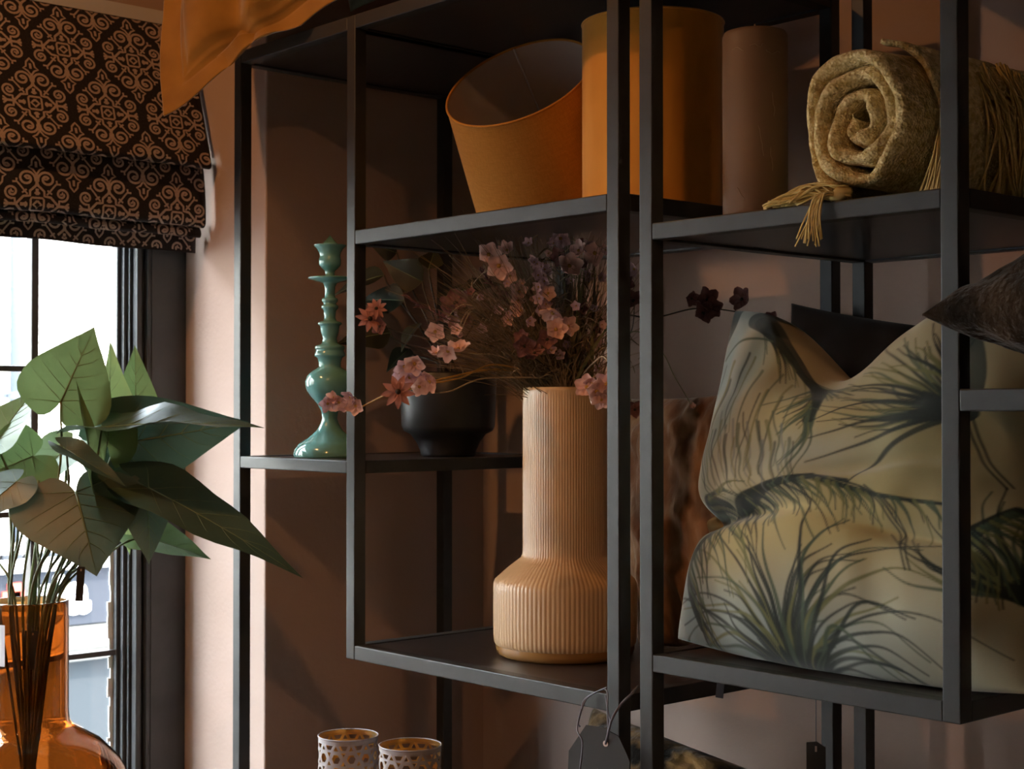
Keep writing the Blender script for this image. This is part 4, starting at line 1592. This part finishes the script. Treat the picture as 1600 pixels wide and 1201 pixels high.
holder(544, 93, 1148, .10, 'taller pierced pale metal tealight holder with gold inside, on the left')
holder(641, 97, 1163, .10, 'pierced pale metal tealight holder with gold inside, nearer the back post')

# ================================================================== AMBER GLASS VASE AND ITS TABLE
az = .332
AC = Vector((-2.75, -.435, az))
av = thing('amber_vase', 'large amber glass bottle vase in front of the window', 'vase', AC)
K2 = .944 - az
outer = [(.10, .0), (.14, .003), (.175, .03), (.198, .08), (.208, .14), (.204, .20), (.190, .262), (.165, .312), (.130, .348), (.098, .368), (.080, .378), (.0735, .388), (.0718, .405), (.0715, .50), (.0715, K2 - .003), (.0705, K2)]
inner = [(r - .0045, z) for r, z in outer[3:-1]] + [(.0672, K2)]
pr_ = outer + inner[::-1] + [(.168, .036), (.135, .010), (.09, .008), (.0005, .008)]
dn = []
for a, b in zip(pr_, pr_[1:]):
    k = max(1, int(math.hypot(a[0] - b[0], a[1] - b[1]) / .02))
    dn += [(a[0] + (b[0] - a[0]) * i / k, a[1] + (b[1] - a[1]) * i / k) for i in range(k)]
dn.append(pr_[-1])
MB().lathe(dn, 72, cap0=True).build('glass_body', M['amber'], av, smooth=True)
lb = atD(-1, 990, 2.80)
o = MB().grid(lambda u, v: Vector((.0726 * math.cos(-2.2 + u * .8 + .35), .0726 * math.sin(-2.2 + u * .8 + .35), .50 + .075 * v)), 8, 2).build('paper_label', M['white_label'], None)
o.parent = av
tbx = thing('low_table', 'low oak table in front of the window carrying the amber vase', 'table', (-2.75, -.44, 0))
MB().box((-.30, -.36, az - .034), (.30, .36, az - .001)).build('table_top', M['table_wood'], tbx, bevel=.004)
for sx in (-.25, .25):
    for sy in (-.31, .31):
        MB().box((sx - .02, sy - .02, 0), (sx + .02, sy + .02, az - .034)).build('leg', M['table_wood'], tbx)

# ---- leafy stalks standing in the amber vase
CAMD = -CF
def stalk(label, basepx, bd_, tippx, td_, wpx, face, m, rootpx, stem_m='stem', bend=.08, tag_=False, stem_r=.0032, **kw):
    base = atD(basepx[0], basepx[1], bd_)
    tip = atD(tippx[0], tippx[1], td_)
    t = thing('leaf_stalk', label, 'leaf stalk', (AC.x, AC.y, az + .02), 'leaf stalks in the amber vase')
    place_leaf(t, base, tip, Vector(face), wpx * pxm(bd_), M[m], **kw)
    mouth = Vector((AC.x, AC.y, .944)) + CR * ((rootpx - 52) * pxm(2.9)) * .9 + _fh * rr.uniform(-.035, .035)
    foot = Vector((AC.x, AC.y, az + .03)) - CR * ((rootpx - 52) * pxm(2.9)) * .6 + _fh * rr.uniform(-.05, .05)
    mid = mouth.lerp(base, .55) + CR * bend * .25 + Vector((0, 0, .03))
    pts = catmull([foot, foot.lerp(mouth, .5) + CR * rr.uniform(-.008, .008), mouth, mid, base], 8)
    rad = [stem_r * (1 - .35 * i / len(pts)) * (1.45 if i in (20, 27) else 1) for i in range(len(pts))]
    rel(MB().tube(pts, rad, 8).build('stem', M[stem_m], None, smooth=True), t)
    return t


rr = random.Random(41)
cam_dir = (CAM - atD(100, 650, 3.0)).normalized()
fwd = -cam_dir
stalk('upright heart-shaped green leaf against the bright window pane', (95, 628), 2.93, (147, 511), 3.00, 148, fwd + Vector((-.3, .1, .1)), 'leaf', 60, cup=-.10, droop=.02, seed=1)
stalk('upright pale green folded leaf in front of the black window frame', (168, 690), 3.00, (177, 531), 3.04, 84, -fwd + CR * .9, 'leaf_light', 78, cup=.55, droop=.05, seed=2)
stalk('small green leaf tip behind the pale folded leaf', (212, 660), 3.10, (212, 538), 3.12, 74, -fwd + CR * .2, 'leaf', 85, cup=.2, droop=.04, seed=3)
stalk('narrow pale leaf seen edge-on below the heart-shaped leaf', (152, 778), 2.90, (127, 592), 2.93, 56, CR * .95 - fwd * .30, 'leaf_light', 66, cup=.35, droop=.05, seed=4)
stalk('large dark leaf stretching right with its curled tip across the shelf post', (160, 668), 2.93, (408, 640), 2.80, 120, Vector((0, 0, 1)) - fwd * .35, 'leaf_dark', 84, cup=.25, droop=.10, seed=5, wave=.03)
stalk('broad dark leaf hanging beneath the large right-pointing one', (180, 694), 3.02, (392, 660), 3.12, 150, -fwd + Vector((0, 0, -.15)) - CR * .1, 'leaf_dark', 88, cup=.12, droop=.05, seed=6)
stalk('long dark leaf pointing down right to a thin tip', (232, 762), 2.92, (476, 884), 2.80, 118, Vector((0, 0, 1)) - fwd * .75 + CR * .1, 'leaf_dark', 92, cup=.15, droop=.08, seed=7)
stalk('broad bronze-green leaf pointing straight down over the stalks', (118, 768), 2.86, (153, 892), 2.80, 205, -fwd * .9 + Vector((0, 0, .8)), 'leaf_brown', 48, cup=-.16, droop=.16, seed=8)
stalk('bronze drooping leaf beside the one pointing straight down', (228, 768), 2.93, (240, 876), 2.88, 92, -fwd + CR * .5 + Vector((0, 0, .2)), 'leaf_brown', 95, cup=-.25, droop=.15, seed=9)
stalk('small green leaf low on the right of the bunch', (222, 838), 3.02, (328, 866), 2.96, 72, Vector((0, 0, .8)) - fwd * .8, 'leaf', 98, cup=.25, droop=.08, seed=10)
stalk('bluish leaf at the left edge of the picture', (-6, 690), 2.92, (52, 600), 3.0, 96, -fwd + Vector((0, 0, .6)) - CR * .6, 'leaf', 30, cup=.25, droop=.10, seed=11)
stalk('green leaf under the heart-shaped one reaching left', (52, 712), 2.95, (-46, 752), 2.86, 120, fwd + Vector((0, 0, -.4)), 'leaf', 42, cup=-.2, droop=.02, seed=12)
stalk('grey-blue leaf in the middle of the bunch catching the light', (104, 700), 3.02, (20, 776), 2.94, 100, -fwd * .4 + Vector((0, 0, 1)), 'leaf', 58, cup=.15, droop=.10, seed=13)
stalk('narrow dark leaf sloping down right over the stalks', (104, 702), 2.84, (200, 760), 2.80, 50, Vector((0, 0, 1)) - fwd * .5, 'leaf_dark', 70, cup=.35, droop=.02, seed=14)
stalk('dark leaf curling down at the left edge of the picture', (26, 752), 2.84, (-50, 812), 2.78, 84, Vector((0, 0, 1)) - fwd * .6, 'leaf_dark', 26, cup=-.1, droop=.12, seed=15)
stalk('yellow-green leaf hanging in the shade of the broad dark leaf', (186, 712), 3.06, (206, 866), 3.04, 78, -fwd + CR * .3, 'leaf_light', 90, cup=.1, droop=.08, seed=16)
for k, (rx, ex, ey) in enumerate(((8, -4, 800), (18, 14, 800), (22, 28, 790), (40, 44, 780), (66, 60, 770), (34, -10, 850), (90, 128, 850), (96, 142, 868), (60, 100, 800))):
    t = thing('bare_stalk', 'thin green leafless stalk among the leaf stalks in the amber vase', 'leaf stalk', (AC.x, AC.y, az + .02), 'leafless stalks in the amber vase')
    mouth = Vector((AC.x, AC.y, .944)) + CR * ((rx - 52) * pxm(2.9)) * .9 + _fh * rr.uniform(-.03, .03)
    foot = Vector((AC.x, AC.y, az + .03)) - CR * ((rx - 52) * pxm(2.9)) * .5
    e = atD(ex, ey - 20, 2.9)
    pts = catmull([foot, foot.lerp(mouth, .5), mouth, mouth.lerp(e, .6) + CR * rr.uniform(-.01, .01), e], 7)
    rel(MB().tube(pts, .0026, 7).build('stem', M['stem'], None, smooth=True), t)
# tags on the stalks
for (px, py, w, h, d, lab, mm) in ((127, 885, .014, .062, 2.80, 'narrow dark tag hanging on a thread beside the stalks', 'tag'), (52, 985, .030, .072, 2.885, 'brown card tag inside the neck of the amber vase', 'leopard_tag'), (68, 1000, .022, .062, 2.90, 'second card tag inside the amber vase neck, half hidden', 'leopard_tag')):
    p = atD(px, py, d)
    t = thing('stalk_tag', lab, 'tag', p, rot=(0, .06, YAW + .2))
    MB().box((-w / 2, -.0006, -h), (w / 2, .0006, 0)).build('card', M['tag'], t)
    MB().box((-.0012, -.0011, -.008), (.0012, -.0007, -.004)).build('slot', M['tag_edge'], t)
    MB().tube([(0, 0, -.005), (-.006, 0, .018), (-.004, 0, .034)], .0004, 4).build('thread', M['cord'], t)
# ================================================================== FLOWERS IN THE RIBBED VASE
MOUTH = vc + Vector((0, 0, .47))
MD = (MOUTH - CAM).dot(CF)


def petal_ring(n, length, width, cup, mats, name, curl=0.0, twist=0.0, r0=.0015):
    mb = MB()
    for k in range(n):
        a = 2 * math.pi * k / n + twist
        vs, fs = [], []
        nu, nv = 4, 4
        for j in range(nv + 1):
            t = j / nv
            w = width * math.sin(math.pi * (0.12 + .80 * t)) ** .8 / 2
            rr_ = r0 + length * t
            z = cup * length * t * t - curl * length * t ** 3 + .0015 * math.sin(t * 5 + k)
            for i in range(nu + 1):
                s = 2 * i / nu - 1
                zz = z + .18 * width * s * s * (1 - .3 * t)
                x, y = rr_ - .10 * length * s * s * t, s * w
                vs.append((x * math.cos(a) - y * math.sin(a), x * math.sin(a) + y * math.cos(a), zz))
        for j in range(nv):
            for i in range(nu):
                fs.append((j * (nu + 1) + i, j * (nu + 1) + i + 1, (j + 1) * (nu + 1) + i + 1, (j + 1) * (nu + 1) + i))
        mb.add(vs, fs)
    return mb.mesh(name, mats, True)


def dome(r, m, name):
    return MB().lathe([(r, -.001), (r * .95, r * .25), (r * .7, r * .6), (r * .35, r * .8), (.0001, r * .85)], 10, cap0=True).mesh(name, m, True)


FM = {
    'pink': (petal_ring(5, .017, .0175, .45, M['petal_pink'], 'blossom'), dome(.0032, M['stamen'], 'stamen')),
    'lilac': (petal_ring(5, .015, .014, .55, M['petal_lilac'], 'blossom'), dome(.0028, M['stamen'], 'stamen')),
    'mauve': (petal_ring(5, .017, .017, .40, M['petal_mauve'], 'blossom'), dome(.003, M['stem_dark'], 'stamen')),
    'coral': (petal_ring(9, .024, .0105, .25, M['petal_coral'], 'blossom', curl=.25), dome(.0045, M['stem_dark'], 'stamen')),
    'bud': (petal_ring(5, .010, .011, 1.1, M['petal_pink'], 'blossom'), dome(.002, M['stamen'], 'stamen')),
}


def blossom(parent, kind, pos, face, scale, rnd):
    me, st = FM[kind]
    f = Vector(face).normalized()
    q = Vector((0, 0, 1)).rotation_difference(f)
    o = bpy.data.objects.new('blossom', me)
    COL.objects.link(o)
    o.parent = parent
    o.rotation_mode = 'QUATERNION'
    o.matrix_parent_inverse = parent.matrix_basis.inverted()
    from mathutils import Quaternion
    o.rotation_quaternion = q @ Quaternion((0, 0, 1), rnd.uniform(0, 6.28))
    o.location = pos
    o.scale = (scale,) * 3
    s = bpy.data.objects.new('stamen', st)
    COL.objects.link(s)
    s.parent = o
    s.location = (0, 0, .001)
    return o


fr = random.Random(101)
TOCAM = (CAM - MOUTH).normalized()


def spray(label, path, blooms, stem_m='pale_stalk', r=.0014, group='flower sprays in the ribbed vase', curls=()):
    """path: (px, py, depth offset) after leaving the vase; blooms: (kind, px, py, doff, scale)"""
    t = thing('flower_spray', label, 'flower', vc + Vector((0, 0, .31)), group)
    start = vc + Vector((fr.uniform(-.02, .02), fr.uniform(-.02, .02), .315))
    rimp = MOUTH + Vector((fr.uniform(-.035, .035), fr.uniform(-.035, .035), 0))
    P = [start, rimp] + [atD(x, y, MD + d) for x, y, d in path]
    line = catmull(P, 8)
    rel(MB().tube(line, [r * (1.3 - .6 * i / len(line)) for i in range(len(line))], 6).build('stem', M[stem_m], None, smooth=True), t)
    for kind, x, y, d, sc in blooms:
        d -= .035
        sc *= 1.15
        pos = atD(x, y, MD + d)
        face = TOCAM + Vector((fr.uniform(-.7, .7), fr.uniform(-.5, .5), fr.uniform(-.5, .6)))
        blossom(t, kind, pos, face, sc, fr)
        # short pedicel to the nearest point of the stem
        near = min(line[10:], key=lambda q: (q - pos).length)
        if (near - pos).length > .004:
            mid = near.lerp(pos, .5) + Vector((0, 0, .35 * (near - pos).length))
            rel(MB().tube(bez(near, near.lerp(mid, .8), mid, pos - face.normalized() * .001, 6), .0009, 5).build('pedicel', M['pale_stalk'], None, smooth=True), t)
    return t


spray('ochre spray arching far left with small pink flowers in front of the candlestick', [(790, 578, -.04), (700, 590, -.10), (640, 608, -.12), (600, 618, -.10), (555, 640, -.04), (530, 640, -.02)],
      [('lilac', 512, 630, -.02, .85), ('pink', 530, 628, -.02, .8), ('lilac', 548, 620, -.03, .85), ('pink', 556, 634, -.03, .8), ('bud', 522, 620, -.02, .9), ('lilac', 540, 637, -.02, .7)], 'ochre_stalk', .0019)
spray('spray of lilac-pink flowers clustered in front of the black planter', [(780, 570, -.06), (720, 590, -.12), (670, 598, -.14), (640, 585, -.14)],
      [('lilac', 632, 572, -.14, 1.0), ('pink', 648, 568, -.15, .95), ('lilac', 660, 588, -.14, 1.0), ('pink', 672, 596, -.15, 1.0), ('lilac', 640, 590, -.13, .9), ('pink', 655, 604, -.15, .8), ('lilac', 625, 582, -.12, .8)], 'ochre_stalk', .0016)
spray('coral daisy-like flower facing left in front of the planter rim', [(770, 590, -.10), (700, 612, -.16), (650, 612, -.18), (628, 612, -.18)], [('coral', 622, 612, -.18, 1.0)], 'pale_stalk', .0013)
spray('mauve-coral flower at the far left end against the shelf post', [(780, 560, .0), (700, 535, .02), (630, 520, .05), (585, 505, .05)], [('coral', 578, 498, .05, .95), ('coral', 588, 482, .05, .7), ('mauve', 594, 510, .05, .8)], 'stem_dark', .0012)
spray('spray with two pale pink blooms left of the vase mouth', [(790, 560, -.04), (740, 552, -.08), (700, 548, -.1)], [('pink', 700, 548, -.10, .9), ('pink', 716, 546, -.08, 1.05), ('bud', 682, 552, -.1, .8)])
spray('single small pink bud above the planter rim', [(790, 550, .02), (730, 530, .0), (690, 520, .0)], [('pink', 680, 518, .0, .9)], 'stem_dark', .0011)
spray('large dusky mauve bloom hanging in the left of the bouquet', [(800, 540, .06), (755, 500, .08), (720, 480, .08)], [('mauve', 712, 474, .08, 1.35), ('mauve', 708, 490, .08, 1.2)], 'stem_dark', .0012)
spray('pair of bright peach-pink blooms at the upper left of the bouquet', [(850, 540, .0), (815, 460, -.02), (785, 415, -.04)], [('pink', 763, 398, -.04, 1.05), ('pink', 779, 415, -.05, 1.15), ('bud', 792, 391, -.03, 1.1), ('pink', 797, 431, -.04, .7)], 'grass', .0013)
spray('small white-pink blooms on a thin stem left of centre', [(860, 540, .0), (830, 490, .0), (812, 455, .0)], [('bud', 811, 456, .0, 1.3), ('pink', 809, 470, .0, .7), ('bud', 815, 484, .0, 1.2)], 'grass', .0012)
spray('lavender-like flower spike in the middle of the bouquet', [(870, 530, -.02), (852, 460, -.03), (842, 415, -.03)],
      [('lilac', 840 + (i % 2) * 10 - i * .6 + i, 412 + i * 9, -.035, .62) for i in range(9)] + [('pink', 856, 458, -.04, .7)], 'grass', .0013)
spray('open pink bloom with a dark eye at the upper right of the bouquet', [(885, 520, -.02), (895, 460, -.03), (892, 425, -.04)], [('pink', 889, 416, -.05, 1.15), ('mauve', 876, 400, -.02, .9)], 'grass', .0013)
spray('pale star-shaped bloom nodding beneath the upper shelf', [(890, 520, .0), (900, 430, .02), (895, 362, .0), (880, 352, -.01)], [('lilac', 876, 372, -.01, 1.05)], 'pale_stalk', .0011)
spray('two pink blooms beside the shelf post at the top right of the bouquet', [(900, 520, .02), (925, 440, .02), (925, 400, .0)], [('pink', 905, 392, .0, .95), ('pink', 930, 395, .0, 1.1), ('lilac', 918, 388, .01, .8)], 'grass', .0012)
spray('three pale pink blooms low in the centre of the bouquet', [(880, 560, -.05), (872, 520, -.06)], [('pink', 864, 488, -.07, 1.1), ('pink', 868, 515, -.08, 1.0), ('pink', 887, 510, -.07, .9), ('mauve', 855, 530, -.06, .9)], 'grass', .0012)
spray('dull lilac blooms low on the left of the bouquet', [(860, 580, -.05), (830, 555, -.07)], [('mauve', 820, 540, -.07, 1.0), ('mauve', 835, 552, -.08, .9), ('mauve', 815, 528, -.06, .7)], 'stem_dark', .0011)
spray('cluster of pink flowers drooping over the vase rim beside the post', [(935, 560, -.14), (950, 566, -.18), (946, 590, -.19)],
      [('pink', 917, 605, -.20, 1.0), ('pink', 932, 612, -.21, 1.1), ('lilac', 948, 600, -.21, 1.1), ('pink', 958, 606, -.20, .9), ('lilac', 925, 597, -.20, .8), ('pink', 940, 624, -.21, .8)], 'pale_stalk', .0013)
spray('dark purple orchid-like flowers reaching right past the double posts', [(960, 500, .06), (1020, 497, .08), (1085, 482, .08), (1145, 486, .08), (1200, 500, .08)],
      [('mauve', 1080, 466, .08, .75), ('mauve', 1104, 470, .08, 1.2), ('mauve', 1098, 490, .07, 1.1), ('mauve', 1112, 482, .08, 1.0), ('mauve', 1160, 468, .08, 1.15), ('mauve', 1205, 498, .09, .7)], 'stem_dark', .0014)
spray('thin pale green tendril trailing down right of the double posts', [(980, 520, .05), (1030, 545, .06), (1055, 590, .06), (1085, 640, .06)], [('bud', 1084, 636, .06, .5)], 'grass_green', .0009)
spray('dusky blooms tucked between the two black posts', [(950, 540, .05), (985, 520, .08), (992, 470, .08)], [('mauve', 990, 470, .08, 1.0), ('mauve', 975, 440, .1, 1.0), ('lilac', 991, 420, .08, .8), ('mauve', 992, 640, .05, .8)], 'stem_dark', .0012)

for lab, x0, x1, y0, y1, n in (('haze of tiny lilac florets in the upper middle of the bouquet', 800, 950, 375, 470, 22), ('haze of tiny dusky florets low in the middle of the bouquet', 790, 945, 470, 575, 20), ('haze of tiny mauve florets in the left of the bouquet', 690, 800, 430, 540, 14)):
    cx, cy = (x0 + x1) / 2, (y0 + y1) / 2
    spray(lab, [((870 + cx) / 2, (580 + cy) / 2, .0), (cx, cy, .0), (cx + fr.uniform(-20, 20), y0, .0)],
          [(fr.choice(('lilac', 'lilac', 'mauve', 'pink', 'bud')), fr.uniform(x0, x1), fr.uniform(y0, y1), fr.uniform(-.05, .05), fr.uniform(.35, .62)) for _ in range(n)], 'grass', .0011)

# ---- dry grasses and fine stems: far too many to count
gb = MB()
gr = random.Random(55)


def blade(ex, ey, dd, r=.0006, sag=.0):
    s = MOUTH + Vector((gr.uniform(-.055, .055), gr.uniform(-.05, .05), -.03))
    e = atD(ex, ey, MD + dd)
    L_ = (e - s).length
    m = s.lerp(e, .5) + Vector((0, 0, L_ * (.10 + sag))) + CR * gr.uniform(-.015, .015)
    pts = bez(s, s.lerp(m, .7) + Vector((0, 0, L_ * .06)), m.lerp(e, .4), e, 7)
    gb.tube(pts, [r * (1 - .7 * i / 7) for i in range(8)], 3, cap=False)
    return e


for k in range(330):
    blade(gr.gauss(745, 50), gr.gauss(470, 52), gr.uniform(-.12, .10), gr.uniform(.0007, .0013))
for k in range(260):
    blade(gr.uniform(770, 965), gr.uniform(340, 470), gr.uniform(-.09, .13), gr.uniform(.0006, .0012))
for k in range(110):
    blade(gr.uniform(660, 760), gr.uniform(480, 570), gr.uniform(-.12, .06), gr.uniform(.0006, .0012))
for k in range(34):
    blade(gr.uniform(960, 1040), gr.uniform(380, 560), gr.uniform(.0, .13), gr.uniform(.0006, .0012))
# low fluff of fine leaves hiding the mouth of the vase
for k in range(800):
    q = atD(gr.gauss(862, 50), min(gr.gauss(540, 42), 588), MD + gr.uniform(-.08, .08))
    d = Vector((gr.uniform(-1, 1), gr.uniform(-1, 1), gr.uniform(-.2, 1))).normalized() * gr.uniform(.012, .035)
    gb.tube([q, q + d * .5 + Vector((0, 0, .003)), q + d], [.0007, .0011, .0002], 3, cap=False)
g = gb.build('grass_bunch', M['grass'], None, smooth=False)
tag(g, 'bunch of fine dry grasses fanning out of the cream ribbed vase', 'grass', kind='stuff')
# broad green blades on the right
gb2 = MB()
for (ex, ey, dd) in ((905, 400, .0), (915, 430, -.02), (930, 410, .0), (900, 450, -.03), (940, 450, .02), (880, 430, .02), (945, 480, .0), (960, 500, -.05), (920, 380, .03), (890, 470, -.02)):
    s = MOUTH + Vector((gr.uniform(-.03, .04), gr.uniform(-.03, .03), -.02))
    e = atD(ex, ey, MD + dd)
    pts = bez(s, s.lerp(e, .4) + Vector((0, 0, .02)), s.lerp(e, .8) + Vector((0, 0, .015)), e, 8)
    vs = []
    for i, p in enumerate(pts):
        w = .0035 * math.sin(math.pi * min(.98, .25 + .74 * i / 8))
        vs += [p - CR * w, p + CR * w]
    gb2.add(vs, [(2 * i, 2 * i + 1, 2 * i + 3, 2 * i + 2) for i in range(8)])
g = gb2.build('grass_blades', M['grass_green'], None)
tag(g, 'broader olive grass blades on the right of the bouquet', 'grass', kind='stuff')
# rusty seed heads leaning left
for (x0, y0, x1, y1, dd, lab) in ((700, 500, 632, 462, -.02, 'rust-brown seed head leaning left over the planter'), (790, 470, 750, 420, .03, 'rust-brown seed head standing in the upper left of the bouquet')):
    t = thing('seed_head', lab, 'flower', vc + Vector((0, 0, .31)), 'rust seed heads in the ribbed vase')
    a, b = atD(x0, y0, MD + dd), atD(x1, y1, MD + dd - .03)
    s = vc + Vector((0, 0, .32))
    rel(MB().tube(catmull([s, MOUTH + Vector((-.02, 0, 0)), a.lerp(MOUTH, .4) + Vector((0, 0, .03)), a, b], 6), .001, 5).build('stem', M['stem_dark'], None), t)
    hb = MB()
    for i in range(46):
        q = a.lerp(b, gr.random())
        d = ((b - a).normalized() * .7 + Vector((gr.uniform(-1, 1), gr.uniform(-1, 1), gr.uniform(-1, 1))) * .8) * gr.uniform(.006, .012)
        hb.tube([q, q + d * .6, q + d], [.0008, .0016, .0003], 4, cap=False)
    rel(hb.build('seeds', M['petal_mauve'], None), t)
